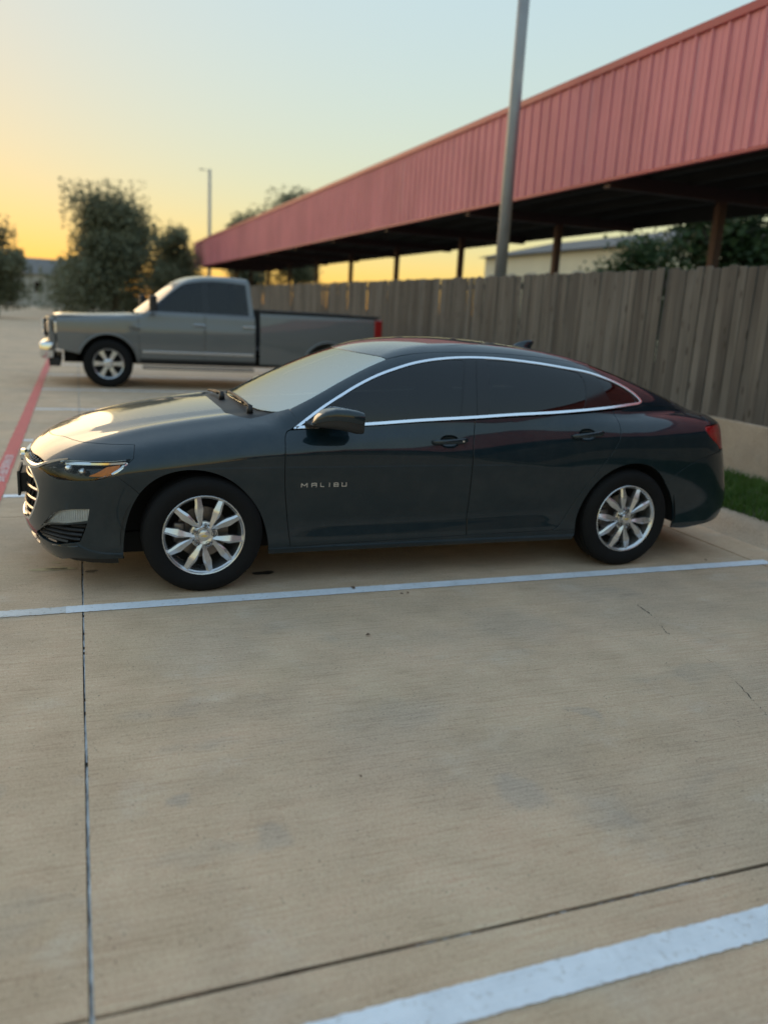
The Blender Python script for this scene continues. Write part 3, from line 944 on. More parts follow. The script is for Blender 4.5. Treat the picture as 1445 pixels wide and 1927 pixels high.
# ------------------------------------------------------------------ front end
ff = lambda pts: CAR.to('front', pts)
hl_top = [(-.859, .533, .659), (-.814, .591, .692), (-.768, .638, .714), (-.698, .709, .733), (-.581, .801, .745), (-.485, .849, .753), (-.388, .870, .766)]
hl_bot = [(-.388, .870, .766), (-.408, .882, .740), (-.448, .885, .705), (-.498, .877, .673), (-.556, .858, .651), (-.633, .819, .639), (-.706, .762, .631), (-.765, .699, .627), (-.800, .650, .635), (-.830, .595, .649), (-.859, .533, .659)]
headlamp = O([ff(hl_top), ff(hl_bot)], .008)
drl = O([ff([(-.604, .836, .486), (-.706, .775, .472), (-.761, .723, .452), (-.797, .683, .427), (-.824, .649, .392), (-.860, .590, .336)]), ff([(-.860, .590, .336), (-.835, .633, .363), (-.72, .76, .395), (-.615, .830, .421)]), ff([(-.615, .830, .421), (-.604, .836, .486)])], .008)
intake = O([ff([(-.885, .53, .292), (-.855, .60, .330), (-.836, .632, .350), (-.72, .76, .384), (-.618, .829, .405)]), ff([(-.618, .829, .405), (-.632, .824, .360), (-.658, .810, .295)]), ff([(-.658, .810, .295), (-.712, .771, .280), (-.778, .693, .255), (-.845, .598, .258), (-.887, .522, .280)])], .008)
def symfront(half):
    """half: list of (theta, z) from centre line round to centre line"""
    a = half
    b = [[(-t, z) for t, z in reversed(s)] for s in reversed(half)]
    return outline(a + b, .01)
gr_up = symfront([[(0, .700), (.25, .703), (.43, .705), (.50, .697)], [(.50, .697), (.49, .676), (.42, .660), (.25, .652), (0, .650)]])
gl_edge = ff([(-.930, .33, .632), (-.905, .431, .614), (-.878, .53, .560), (-.868, .552, .525), (-.882, .532, .465), (-.904, .492, .399), (-.930, .417, .347)])
gr_low = symfront([[(0, .632), gl_edge[0]], gl_edge, [gl_edge[-1], (.2, .315), (0, .31)]])
lip_low = symfront([[(0, .262), (.25, .262), (.46, .266)], [(.46, .266), (.42, .215), (.25, .205), (0, .205)]])
b_top = ff([(-.815, .001, .78), (-.80, .12, .78), (-.768, .24, .79), (-.716, .36, .805), (-.661, .51, .812), (-.610, .615, .818), (-.55, .672, .823), (-.487, .715, .828), (-.36, .778, .835)])
# bumper upper edge follows the hood's front edge
hp = CAR.project('top', [(x, -w) for x, w in catmull(hood_half, .03)])
b_top = ff([(p[0], -p[1], p[2]) for p in hp])
p3 = lambda pts: [(q[0], -q[1], q[2]) for q in CAR.project('side', catmull(pts, .02) if len(pts) > 1 else pts)]
b_side = ff(p3(c_bump)); b_lamp = ff(p3(c_lampedge)); b_split = ff(p3(c_split)); b_arch = ff(p3(R(c_arch0)))
b_bot = ff([(-.433, .86, .205), (-.547, .838, .200), (-.640, .79, .196), (-.70, .74, .185), (-.76, .65, .155), (-.82, .52, .150), (-.87, .40, .165), (-.90, .20, .178), (-.91, .001, .180)])
bump_o = symfront([b_top, b_side, b_lamp, b_split, b_arch, b_bot])
neg = lambda P: P * (-1, 1)
bumper = CAR.panel('front_bumper', 'front', bump_o, 'paint', car, holes=[headlamp, neg(headlamp), drl, neg(drl), intake, neg(intake), gr_up, gr_low, lip_low], grid=.022, gap=.0015, lip=.02)

def strip(name, dom, pts, hw, off, mat, parent, depth=.01, n_step=.012, taper=None, body=None):
    """raised bar of half width hw following a line of domain points on the skin"""
    body = body or CAR
    P = catmull(pts, n_step)
    d = np.gradient(P, axis=0); d /= np.maximum(np.linalg.norm(d, axis=1), 1e-9)[:, None]
    nrm = np.stack([-d[:, 1], d[:, 0]], 1)
    m = len(P)
    hwv = np.full(m, hw) if taper is None else hw * np.interp(np.linspace(0, 1, m), *zip(*taper))
    A = body.project(dom, P + nrm * hwv[:, None]); B = body.project(dom, P - nrm * hwv[:, None]); C0 = body.project(dom, P)
    NA = body.normal(C0)
    rows = [A + NA * (off - depth), A + NA * (off - .25 * depth), C0 + NA * off, B + NA * (off - .25 * depth), B + NA * (off - depth)]
    V = np.concatenate(rows); F = []
    for k in range(4):
        for i in range(m - 1):
            F.append((k * m + i, k * m + i + 1, (k + 1) * m + i + 1, (k + 1) * m + i))
    F.append(tuple(k * m for k in range(5))); F.append(tuple(k * m + m - 1 for k in range(4, -1, -1)))
    o = mesh_obj(name, V, F, mat, parent, smooth=True)
    o.data.set_sharp_from_angle(angle=math.radians(50))
    return o

def backpan(name, out, depth, mat, parent, dom='front', grid=.04):
    return CAR.panel(name, dom, inset(out, -.006), mat, parent, off=-depth, gap=0, lip=0, grid=grid)

# grilles
grille = backpan('grille', gr_low, .055, 'inner', bumper)
backpan('upper_grille', gr_up, .045, 'inner', bumper)
backpan('lower_grille', lip_low, .04, 'blackplastic', bumper)
def half_at(P, z):
    """largest |theta| of an outline at height z"""
    xs = []
    for a, b in zip(P, np.roll(P, -1, 0)):
        if (a[1] - z) * (b[1] - z) <= 0 and a[1] != b[1]:
            xs.append(abs(a[0] + (b[0] - a[0]) * (z - a[1]) / (b[1] - a[1])))
    return max(xs) if xs else 0
for z in (.575, .515, .455, .395, .345):
    t = half_at(gr_low, z) - .004
    strip('grille_bar', 'front', [(-t, z + .012), (-t * .6, z), (0, z - .004), (t * .6, z), (t, z + .012)], .008, -.012, 'darkchrome', grille, depth=.02)
for z in (.605, .545, .485, .425, .37, .33):
    t = half_at(gr_low, z)
    k = int(t / .07)
    for s in (-1, 1):
        for j in range(k + 1):
            a = s * (.035 + .07 * j)
            if abs(a) < t - .012:
                strip('grille_mesh', 'front', [(a - s * .02, z - .025), (a + s * .02, z + .025)], .006, -.022, 'blackplastic', grille, depth=.02, n_step=.02)
strip('grille_surround', 'front', [(-gl_edge[-1][0] + .0, .338)] + [(-a, b) for a, b in gl_edge[::-1]][1:], .007, .004, 'chrome', bumper, depth=.012)
strip('grille_surround', 'front', list(gl_edge[:-1]) + [(gl_edge[-1][0], .338)], .007, .004, 'chrome', bumper, depth=.012)
strip('grille_surround', 'front', [(-gl_edge[-1][0], .338), (-.2, .316), (0, .31), (.2, .316), (gl_edge[-1][0], .338)], .007, .004, 'chrome', bumper, depth=.012)
for z in (.690, .672):
    strip('grille_bar', 'front', [(-.47, z), (0, z - .006), (.47, z)], .004, -.016, 'blackplastic', bumper, depth=.02)
for s in (-1, 1):
    for j in range(9):
        a = s * (.03 + .05 * j)
        strip('grille_mesh', 'front', [(a - s * .018, .655), (a + s * .018, .70)], .004, -.018, 'satin', bumper, depth=.02, n_step=.02)
    # bright bar sweeping from the emblem into the lamp
    q = ff([(-.945, .06, .640), (-.935, .25, .648), (-.905, .40, .655), (-.868, .52, .668), (-.83, .58, .692), (-.775, .637, .717), (-.705, .706, .737)])
    strip('chrome_bar', 'front', [(a * s * -1, b) for a, b in q], .013, .012, 'chrome', bumper, depth=.025, taper=[(0, 1.5), (.5, 1.2), (.8, .45), (1, .2)])
# emblem
def bowtie(name, mat, parent, sx, sz, th, mtx, slant=.25):
    pts = [(-1, -.32), (-.36, -.32), (-.30, -.72), (.50, -.72), (.56, -.32), (1, -.32), (1.0, .32), (.36, .32), (.30, .72), (-.50, .72), (-.56, .32), (-1, .32)]
    pts = [(x + slant * y * .35, y) for x, y in pts]
    vs = [mtx @ Vector((x * sx, -th, y * sz)) for x, y in pts] + [mtx @ Vector((x * sx, 0, y * sz)) for x, y in pts]
    n = len(pts)
    fs = [tuple(range(n)), tuple(range(2 * n - 1, n - 1, -1))] + [(i, i + n, (i + 1) % n + n, (i + 1) % n) for i in range(n)]
    return mesh_obj(name, vs, fs, mat, parent)
em = Matrix.Translation((-.958, 0, .642)) @ Matrix.Rotation(math.radians(-90), 4, 'Z')
bowtie('emblem', 'chrome', bumper, .088, .042, .022, em)
bowtie('emblem_face', 'gold', bumper, .078, .034, .024, em)
# front plate holder
pl_o = box('license_plate_holder', (-1.000, -.155, .415), (-.984, .155, .565), 'plate', car, .004)
box('plate_bracket', (-.9835, -.12, .43), (-.930, .12, .55), 'blackplastic', pl_o, .003)

# lamps
for s in (1, -1):
    sg = (lambda P: P) if s == 1 else neg
    HL = sg(headlamp)
    bucket = backpan('headlight', HL, .045, 'gloss_black', car, grid=.03)
    CAR.panel('headlight_lens', 'front', inset(HL, .0025), 'lens', bucket, off=.001, gap=0, lip=.004, grid=.03)
    fs = lambda pts: [(a * s, b) for a, b in ff(pts)]
    strip('lamp_brow', 'front', fs([(-.745, .655, .712), (-.698, .705, .724), (-.581, .795, .737), (-.485, .842, .745), (-.410, .866, .753)]), .010, -.005, 'chrome', bucket, depth=.02, taper=[(0, .5), (.2, 1), (1, .8)])
    strip('light_guide', 'front', fs([(-.405, .868, .750), (-.425, .875, .722), (-.470, .876, .690), (-.525, .862, .666), (-.570, .846, .655)]), .010, -.004, 'chrome', bucket, depth=.02, taper=[(0, .9), (.4, 1.2), (1, .3)])
    amb = O([fs([(-.580, .806, .670), (-.552, .832, .690), (-.510, .848, .720)]), fs([(-.510, .848, .722), (-.440, .866, .736)]), fs([(-.438, .868, .733), (-.462, .872, .698), (-.500, .866, .675)]), fs([(-.505, .866, .672), (-.580, .806, .668)])], .008)
    CAR.panel('turn_signal', 'front', amb, 'amber', bucket, off=-.008, gap=0, lip=.02, grid=.02)
    for zc, th, r_ in ((.700, ff([(-.70, .715, .7)])[0][0], .024), (.690, ff([(-.63, .78, .7)])[0][0], .022)):
        X = CAR.project('front', [(th * s, zc)]); Nn = CAR.normal(X)
        c = Vector(X[0] - Nn[0] * .022); d = Vector(-Nn[0])
        bm = bmesh.new()
        bmesh.ops.create_uvsphere(bm, u_segments=18, v_segments=10, radius=r_, matrix=Matrix.Translation(c))
        bm_obj('projector', bm, 'reflector', bucket, True)
    DR = sg(drl)
    fb = backpan('fog_lamp', DR, .026, 'lampwhite', car, grid=.02)
    CAR.panel('fog_lamp_lens', 'front', inset(DR, .002), 'lens', fb, off=-.002, gap=0, lip=.006, grid=.03)
    a0 = ff([(-.640, .815, .44)])[0][0]; a1 = ff([(-.607, .835, .44)])[0][0]
    for k in range(22):
        t = ff([(-.845 + .0105 * k, .62 + .00975 * k, .4)])[0][0]
        zs = [z for z in np.linspace(.33, .49, 60) if inpoly(np.array([[t, z]]), inset(drl, .006))[0]]
        if len(zs) > 3:
            strip('reflector_fin', 'front', [(t * s, zs[0]), (t * s, zs[-1])], .0020, -.019, 'lampwhite', fb, depth=.006, n_step=.02)
    INT = sg(intake)
    ib = backpan('bumper_intake', INT, .05, 'inner', bumper, grid=.03)
    for k, zz in enumerate((.385, .358, .331, .304, .280)):
        ts = [t for t in np.linspace(.40, .95, 120) if inpoly(np.array([[t, zz - .10 * (.75 - t) * .25]]), inset(intake, .004))[0]]
        if len(ts) > 5:
            t0, t1 = ts[0], ts[-1]
            strip('intake_louvre', 'front', [(t0 * s, zz - .025 * (.75 - t0)), ((t0 + t1) / 2 * s, zz - .025 * (.75 - (t0 + t1) / 2)), (t1 * s, zz - .025 * (.75 - t1))], .009, -.012, 'blackplastic', ib, depth=.03)
    strip('lip_accent', 'front', fs([(-.80, .655, .245), (-.755, .72, .255), (-.70, .775, .262), (-.66, .80, .272)]), .006, .004, 'paint', bumper, depth=.01, taper=[(0, .2), (.5, 1), (1, .4)])
    # air dam under the bumper
ad = [(-.86, 0), (-.855, .20), (-.83, .38), (-.78, .54), (-.70, .66), (-.60, .73), (-.50, .76), (-.46, .76)]
ad = [(x, -y) for x, y in ad[::-1]] + ad[1:]
na = len(ad)
mesh_obj('air_dam', [(x, y, .20) for x, y in ad] + [(x * .985, y * .985, .150 - .012 * (1 - abs(y))) for x, y in ad], [(i, i + 1, na + i + 1, na + i) for i in range(na - 1)], 'blackplastic', car, smooth=True)
# ------------------------------------------------------------------ rear end
rr_ = lambda pts: CAR.to('rear', pts)
def symrear(half):
    b = [[(-t, z) for t, z in reversed(s)] for s in reversed(half)]
    return outline(half + b, .012)
tl_out = O([rr_(p3(R(c_qrear)[1:])) [:6], ], .01) if False else None
tlA = rr_(p3([(3.64, .790), (3.60, .822), (3.53, .862), (3.478, .900), (3.452, .945), (3.470, .957)]))
t_in = .34
tail = O([tlA, [tlA[-1], (.74, .965), (.55, .962), (t_in, .955)], [(t_in, .955), (t_in + .03, .86), (.50, .82), tlA[0]]], .01)
for s in (1, -1):
    P = tail if s == 1 else neg(tail)
    CAR.panel('tail_light', 'rear', P, 'redlens', car, off=.001, grid=.03)
rb_top = rr_(p3([(3.64, .782)])); 
rb = [[(0, .78), (.30, .78), (.50, .800), rb_top[0]], rr_(p3(R(c_rsplit))), rr_(p3(c_arch3)), rr_([(3.241, .87, .247), (3.35, .865, .236), (3.50, .85, .246), (3.62, .82, .258), (3.72, .77, .275), (3.80, .60, .29), (3.86, .3, .29), (3.88, .0, .29)])]
CAR.panel('rear_bumper', 'rear', symrear(rb), 'paint', car, grid=.028)
dk3 = CAR.project('top', [(x, -w) for x, w in deck_rear])
dfa = rr_([(p[0], -p[1], p[2]) for p in dk3][::-1])
dface = [dfa, [dfa[-1], (t_in - .004, .955), (t_in + .02, .87), (.45, .815)], [(.45, .795), (.30, .784), (0, .784)]]
CAR.panel('trunk_face', 'rear', symrear(dface), 'paint', car, grid=.03)
tn3 = rr_(p3([(3.52, .995), (3.50, .965)]))
tcap = O([[dfa[-1], (t_in + .004, .962), (.55, .968), (.74, .971)], rr_(p3([(3.475, .962), (3.505, .970), (3.52, .995)])), rr_([(3.56, .655, CAR.topz(3.56, .655)), (3.66, .63, CAR.topz(3.66, .63)), (3.735, .55, CAR.topz(3.735, .55))])], .01)
for s in (1, -1):
    CAR.panel('rear_corner', 'rear', tcap if s == 1 else neg(tcap), 'paint', car, grid=.03, gap=.001)
# lip of the trunk

# ------------------------------------------------------------------ shell, interior
def shell(name, dom, out, off, mat, grid=.07, mirror=True):
    return CAR.panel(name, dom, out, mat, car, gap=0, lip=0, off=-off, grid=grid, mirror=mirror)
arch_a = [(-.433, .205)] + c_arch0[1:] + c_arch1[1:]
lowside = O([[(-.42, .83), (-.40, .70)], [(-.36, .64), (-.25, .72), (-.03, .745), (.16, .67), (.33, .50), (.39, .34), (.39, .20)], [(.39, .20), (2.42, .20)], [(2.42, .20), (2.43, .35), (2.52, .58), (2.66, .69), (2.88, .745), (3.09, .66), (3.2, .53), (3.27, .36), (3.27, .34)], [(3.27, .34), (3.60, .36)], [(3.60, .36), (3.62, .78), (3.46, .96)], [(3.46, .96), (3.0, 1.05), (2.3, 1.0), (1.0, .94), (.46, .90), (.1, .87), (-.42, .82)]])
shell('inner_side', 'side', lowside, .03, 'inner')
bm = bmesh.new()
add_box(bm, (-.78, -.62, .17), (3.25, .62, .30)); add_box(bm, (3.2, -.6, .30), (3.66, .6, .40))
add_box(bm, (-.40, -.50, .28), (.55, .50, .80))
add_box(bm, (3.0, -.55, .28), (3.65, .55, .85))
bm_obj('underbody', bm, 'inner', car)
cab = empty('interior', (0, 0, 0), parent=car)
box('cabin_floor', (.45, -.78, .305), (3.0, .78, .36), 'inner', cab)
for y in (-.36, .36):
    for x, w_ in ((1.25, .27),):
        st = box('seat', (x, y - w_, .40), (x + .50, y + w_, .58), 'fabric', cab, .05, 3, True)
        bm = bmesh.new(); add_box(bm, (-.06, y - w_, 0), (.07, y + w_, .58), .05, 3)
        b2 = bm_obj('seat_back', bm, 'fabric', cab, True); b2.location = (x + .50, 0, .55); b2.rotation_euler = (0, math.radians(16), 0)
        bm = bmesh.new(); add_box(bm, (-.04, y - .13, .60), (.06, y + .13, .78), .04, 3)
        b3 = bm_obj('headrest', bm, 'fabric', cab, True); b3.location = (x + .50, 0, .55); b3.rotation_euler = (0, math.radians(14), 0)
box('rear_bench', (2.15, -.66, .40), (2.65, .66, .58), 'fabric', cab, .05, 3, True)
bm = bmesh.new(); add_box(bm, (-.06, -.66, 0), (.07, .66, .50), .05, 3)
b2 = bm_obj('rear_seat_back', bm, 'fabric', cab, True); b2.location = (2.66, 0, .55); b2.rotation_euler = (0, math.radians(22), 0)
bm = bmesh.new(); add_box(bm, (.44, -.66, .60), (.92, .66, .93), .06, 3)
bm_obj('dashboard', bm, 'blackplastic', cab, True)
bm = bmesh.new()
ring = [(math.cos(t) * .18, math.sin(t) * .18) for t in np.linspace(0, 2 * math.pi, 25)[:-1]]
pts = [Vector((1.02 + .4 * b * .0 - b * .35 * .0, -.36 + a, .88 + b)) for a, b in ring]
add_tube(bm, pts + [pts[0]], .014, 8, False)
add_tube(bm, [(1.02, -.54, .88), (1.02, -.18, .88)], .016, 6)
add_tube(bm, [(1.02, -.36, .88), (1.02, -.36, .70)], .016, 6)
add_tube(bm, [(1.02, -.36, .87), (.85, -.36, .80)], .03, 8)
bm_obj('steering_wheel', bm, 'blackplastic', cab, True)
bm = bmesh.new(); add_box(bm, (1.02, -.11, 1.235), (1.05, .11, 1.30), .012, 2)
mir_i = bm_obj('rear_view_mirror', bm, 'blackplastic', cab, True)

# wheel-arch liners
for x0, x1 in ((-.035, 0), (2.845, 0)):
    for s in (-1, 1):
        vs, fs = [], []
        n = 20
        for i in range(n + 1):
            t = math.pi * (-.02 + 1.04 * i / n)
            for y in (.885, .62):
                vs.append((x0 + .415 * math.cos(t), s * y, .312 + .415 * math.sin(t)))
        for i in range(n):
            fs.append((2 * i, 2 * i + 1, 2 * i + 3, 2 * i + 2))
        vs.append((x0, s * .62, .312)); c = len(vs) - 1
        for i in range(n):
            fs.append((2 * i + 1, c, 2 * i + 3))
        mesh_obj('wheel_liner', vs, fs, 'inner', car, True)

# ------------------------------------------------------------------ wheels
def build_wheel(parent):
    w = empty('wheel', (0, 0, 0), parent=parent)
    # tyre, outer face towards -Y
    lathe_y('tyre', [(.012, .222), (-.002, .232), (-.010, .245), (-.016, .262), (-.0165, .264), (-.020, .285), (-.0195, .287), (-.018, .302), (-.010, .318), (.002, .328), (.012, .3335), (.0122, .328), (.020, .328), (.0202, .336), (.055, .338), (.0552, .330), (.063, .330), (.0632, .338), (.105, .3385), (.1052, .330), (.113, .330), (.1132, .338), (.150, .336), (.1502, .328), (.158, .328), (.1582, .3335), (.170, .328), (.185, .310), (.192, .28), (.185, .245), (.17, .222)], 'tyre', w, 72, sharp=30)
    # barrel + lip
    lathe_y('rim', [(.010, .2315), (-.004, .2318), (-.0065, .2290), (-.0045, .2235), (.004, .2185), (.010, .2125), (.030, .2100), (.085, .205), (.16, .205), (.17, .222)], 'alloy', w, 72, sharp=28)
    lathe_y('brake_disc', [(.085, .03), (.083, .148), (.095, .150), (.107, .148), (.107, .03)], 'disc', w, 48)
    bm = bmesh.new(); add_box(bm, (-.165, .060, -.055), (-.095, .125, .065), .015, 2)
    bm_obj('brake_caliper', bm, 'disc', w, True)
    # backing
    lathe_y('wheel_back', [(.125, .0), (.125, .204)], 'inner', w, 40)
    # spokes
    lug = [9 + 72 * k for k in range(5)]
    prof = [(.034, 30.0, .0105, .000), (.086, 23.5, .0135, .008), (.150, 19.6, .0245, .012), (.192, 18.3, .0185, .005), (.2200, 18.0, .0175, -.001)]
    for la in lug:
        for s in (-1, 1):
            vs, fs = [], []
            L = []
            pk = np.array(prof)
            rs_ = np.linspace(pk[0, 0], pk[-1, 0], 15)
            for r, off, hw, pr in zip(rs_, *(np.interp(rs_, pk[:, 0], pk[:, c_]) for c_ in (1, 2, 3))):
                a = math.radians(la + s * off)
                c = np.array([math.cos(a), math.sin(a)]); t = np.array([-math.sin(a), math.cos(a)]) * s
                # ridge sits nearer the outer edge; outer facet wide, inner facet steep
                inner = c * r - t * hw; outer = c * r + t * hw
                rid = c * r + t * hw * float(np.interp(r, [.03, .09, .15, .22], [.55, .6, .42, .30]))
                y0 = .004 - pr
                L.append([(inner, y0 + .007), (inner * 1.0 + t * .001, y0 + .036), (rid, y0 - .001), (outer, y0 + .006), (outer, y0 + .036)])
            for row in L:
                for q, y in (row[1], row[0], row[2], row[3], row[4]):
                    vs.append((q[0], y, q[1]))
            for i in range(len(L) - 1):
                for k in range(4):
                    f = (i * 5 + k, i * 5 + k + 1, (i + 1) * 5 + k + 1, (i + 1) * 5 + k)
                    fs.append(f if s == -1 else f[::-1])
            o = mesh_obj('spoke', vs, fs, 'alloy', w)
            bmm = bmesh.new(); bmm.from_mesh(o.data)
            bmesh.ops.recalc_face_normals(bmm, faces=bmm.faces)
            bmm.to_mesh(o.data); bmm.free()
            o.data.polygons.foreach_set('use_smooth', [True] * len(o.data.polygons))
            o.data.set_sharp_from_angle(angle=math.radians(16))
    # hub with lug pockets
    lathe_y('hub', [(.004, .034), (.000, .050), (.008, .062), (.012, .078), (.03, .082)], 'alloy', w, 40, sharp=40)
    for la in lug:
        a = math.radians(la); cx, cz = .0565 * math.cos(a), .0565 * math.sin(a)
        lathe_y('lug_pocket', [(-.0035, .0165), (-.002, .0140), (.004, .0135)], 'gloss_black', w, 18, loc=(cx, 0, cz))
        lathe_y('lug_nut', [(-.0075, .0), (-.0075, .006), (-.005, .0085), (.006, .0092)], 'disc', w, 6, smooth=False, loc=(cx, 0, cz))
    cp = lathe_y('centre_cap', [(-.0105, .0), (-.0100, .022), (-.007, .030), (.002, .0335)], 'alloy', w, 36)
    bowtie('cap_emblem', 'gold', cp, .019, .0090, .002, Matrix.Translation((0, -.0102, 0)))
    return w

def copy_tree(o, parent=None):
    c = o.copy()
    COL.objects.link(c)
    c.parent = parent
    for ch in list(o.children):
        copy_tree(ch, c)
    return c

whl = build_wheel(car)
whl.location = (0, -.905, .333)
whl.rotation_euler = (0, 0, 0)
wb = copy_tree(whl, car); wb.location = (2.83, -.905, .333); wb.rotation_euler = (0, math.radians(-3), 0)
for x in (0, 2.83):
    wc = copy_tree(whl, car); wc.location = (x, .905, .333); wc.rotation_euler = (0, 0, math.pi)

# ------------------------------------------------------------------ mirrors, wipers, letters, fin
def mirror(side):
    root = empty('side_mirror', (0, 0, 0), parent=car)
    # sections from nose (front) to glass plane: x, y_in, y_out, z_lo, z_hi
    S = [(.592, .945, .970, .966, .984), (.612, .930, 1.005, .962, 1.018), (.650, .920, 1.050, .960, 1.054), (.700, .915, 1.078, .958, 1.072), (.762, .912, 1.092, .948, 1.073), (.820, .912, 1.098, .934, 1.066), (.856, .918, 1.094, .934, 1.056)]
    def build(z_from, z_to, name, mat, grow=0.):
        n = 36; rings = []
        bm = bmesh.new()
        for x, yi, yo, zl, zh in S:
            cy, cz = (yi + yo) / 2, (zl + zh) / 2; a, b = (yo - yi) / 2 + grow, (zh - zl) / 2 + grow
            ring = []
            for k in range(n):
                t = 2 * math.pi * k / n
                cs, sn = math.cos(t), math.sin(t)
                yy = cy + a * math.copysign(abs(cs) ** .42, cs)
                zz = cz + b * math.copysign(abs(sn) ** .42, sn)
                zl_, zh_ = zl + (zh - zl) * z_from - grow, zl + (zh - zl) * z_to + grow
                zz = min(max(zz, zl_), zh_)
                ring.append(bm.verts.new((x - (grow if x < .7 else 0), -yy * side, zz)))
            rings.append(ring)
        for r0, r1 in zip(rings, rings[1:]):
            for k in range(n):
                bm.faces.new((r0[k], r0[(k + 1) % n], r1[(k + 1) % n], r1[k]))
        bm.faces.new(rings[0][::-1]); bm.faces.new(rings[-1])
        o = bm_obj(name, bm, mat, root, True)
        o.data.set_sharp_from_angle(angle=math.radians(55))
        return o
    build(0, 1, 'mirror_housing', 'blackplastic')
    build(.50, 1, 'mirror_cap', 'paint', .003)
    bm = bmesh.new()
    add_box(bm, (.8565, min(-.935 * side, -1.08 * side), .948), (.8585, max(-.935 * side, -1.08 * side), 1.045))
    bm_obj('mirror_glass', bm, 'chrome', root)
    # arm from the sail panel
    bm = bmesh.new()
    prev = None
    for u in np.linspace(0, 1, 7):
        y = .825 + .13 * u; x0_ = .575 + .05 * u; x1_ = .74 - .01 * u; zl = .946 + .004 * u; zh = .985 - .012 * u
        ring = [bm.verts.new((x, -y * side, z)) for x, z in ((x0_, zl + .008), (x0_ + .03, zl), (x1_ - .02, zl), (x1_, zl + .01), (x1_ - .01, zh - .006), (x1_ - .04, zh), (x0_ + .05, zh), (x0_ + .01, zh - .012))]
        if prev:
            for k in range(8):
                bm.faces.new((prev[k], prev[(k + 1) % 8], ring[(k + 1) % 8], ring[k]))
        prev = ring
    bm_obj('mirror_arm', bm, 'blackplastic', root, True)
mirror(1)
mirror(-1)
sail = O([tt([(.56, .828, .952), (.66, .80, 1.02), (.795, .765, 1.093)]), tt([(.795, .765, 1.093), (.787, .80, 1.05), (.780, .84, .960)]), tt([(.780, .842, .957), (.56, .838, .946)])])
CAR.panel('mirror_sail', 'tube', sail, 'blackplastic', car, mirror=True, gap=0, lip=.006, off=.003, grid=.05)

def wiper(px, py, ang, ln, name='wiper'):
    root = empty(name, (0, 0, 0), parent=car)
    tip = (px - ln * math.sin(ang) * .25, py + ln * math.cos(ang))
    def on(x, y, h): return Vector((x, y, float(CAR.project('top', [(x, y)])[0, 2]) + h))
    a = [on(px + (tip[0] - px) * t, py + (tip[1] - py) * t, .03 - .012 * t) for t in np.linspace(0, .62, 7)]
    tube('wiper_arm', a, [.011, .010, .009, .008, .007, .006, .006], 'blackplastic', root, 6)
    b = [on(px + (tip[0] - px) * t, py + (tip[1] - py) * t, .016) for t in np.linspace(.30, 1.05, 12)]
    tube('wiper_blade', b, .010, 'blackplastic', root, 6)
    bm = bmesh.new()
    bmesh.ops.create_cone(bm, cap_ends=True, segments=14, radius1=.02, radius2=.014, depth=.05, matrix=Matrix.Translation(on(px, py, .012)))
    bm_obj('wiper_pivot', bm, 'blackplastic', root, True)
wiper(.315, -.56, math.radians(8), .60)
wiper(.235, -.02, math.radians(4), .50)

# name letters on the front door
def letters(parent, text, x0, x1, z, h):
    G = {'M': [((0, 0), (0, 1)), ((0, 1), (.5, .35)), ((.5, .35), (1, 1)), ((1, 1), (1, 0))],
         'A': [((0, 0), (0, 1)), ((0, 1), (1, 1)), ((1, 1), (1, 0)), ((0, .48), (1, .48))],
         'L': [((0, 1), (0, 0)), ((0, 0), (1, 0))], 'I': [((.5, 0), (.5, 1))],
         'B': [((0, 0), (0, 1)), ((0, 1), (.9, 1)), ((.9, 1), (.9, .5)), ((0, .5), (1, .5)), ((1, .5), (1, 0)), ((1, 0), (0, 0))],
         'U': [((0, 1), (0, 0)), ((0, 0), (1, 0)), ((1, 0), (1, 1))]}
    W = {'M': .034, 'A': .027, 'L': .019, 'I': .012, 'B': .026, 'U': .026}
    cen = {'M': .036, 'A': .212, 'L': .355, 'I': .50, 'B': .64, 'U': .80}
    root = empty('name_badge', (0, 0, 0), parent=parent)
    for k, ch in enumerate(text):
        cx = x0 + (x1 - x0) * [.06, .275, .455, .615, .765, .945][k]
        bm = bmesh.new()
        st = .0042
        for (ax, az), (bx, bz) in G[ch]:
            p = np.array([cx + (ax - .5) * W[ch], z + az * h]); q = np.array([cx + (bx - .5) * W[ch], z + bz * h])
            d = (q - p) / max(np.linalg.norm(q - p), 1e-9); nn = np.array([-d[1], d[0]]) * st / 2
            p2 = p - d * st / 2; q2 = q + d * st / 2
            cs = np.array([p2 + nn, q2 + nn, q2 - nn, p2 - nn])
            X = CAR.project('side', cs); Nn = CAR.normal(X)
            f0 = [bm.verts.new(v) for v in X + Nn * .0035]; b0 = [bm.verts.new(v) for v in X - Nn * .001]
            bm.faces.new(f0)
            for i in range(4):
                bm.faces.new((f0[i], f0[(i + 1) % 4], b0[(i + 1) % 4], b0[i]))
        bm_obj('letter_' + ch.lower(), bm, 'chrome', root)
letters(door_objs[0], 'MALIBU', .553, .826, .602, .021)

# shark-fin antenna
fx, fy = 2.42, 0
bm = bmesh.new(); prev = None
for u in np.linspace(0, 1, 9):
    x = fx - .10 + .17 * u
    zb = CAR.topz(x, 0) - .006
    h = .062 * (1 - (1 - u) ** 1.7) + .004
    if u > .95: h *= .9
    hw = .032 * (1 - .35 * u) * (0.35 + .65 * math.sin(math.pi * min(u + .12, 1) * .9))
    ring = [bm.verts.new((x + (.02 * (zz > .5)), yy * hw * (1 - zz * .85), zb + h * zz)) for yy, zz in ((-1, 0), (-.9, .35), (-.6, .8), (0, 1), (.6, .8), (.9, .35), (1, 0))]
    if prev:
        for k in range(6):
            bm.faces.new((prev[k], prev[k + 1], ring[k + 1], ring[k]))
    else:
        bm.faces.new(ring)
    prev = ring
bm.faces.new(prev[::-1])
bm_obj('antenna_fin', bm, 'paint', car, True)

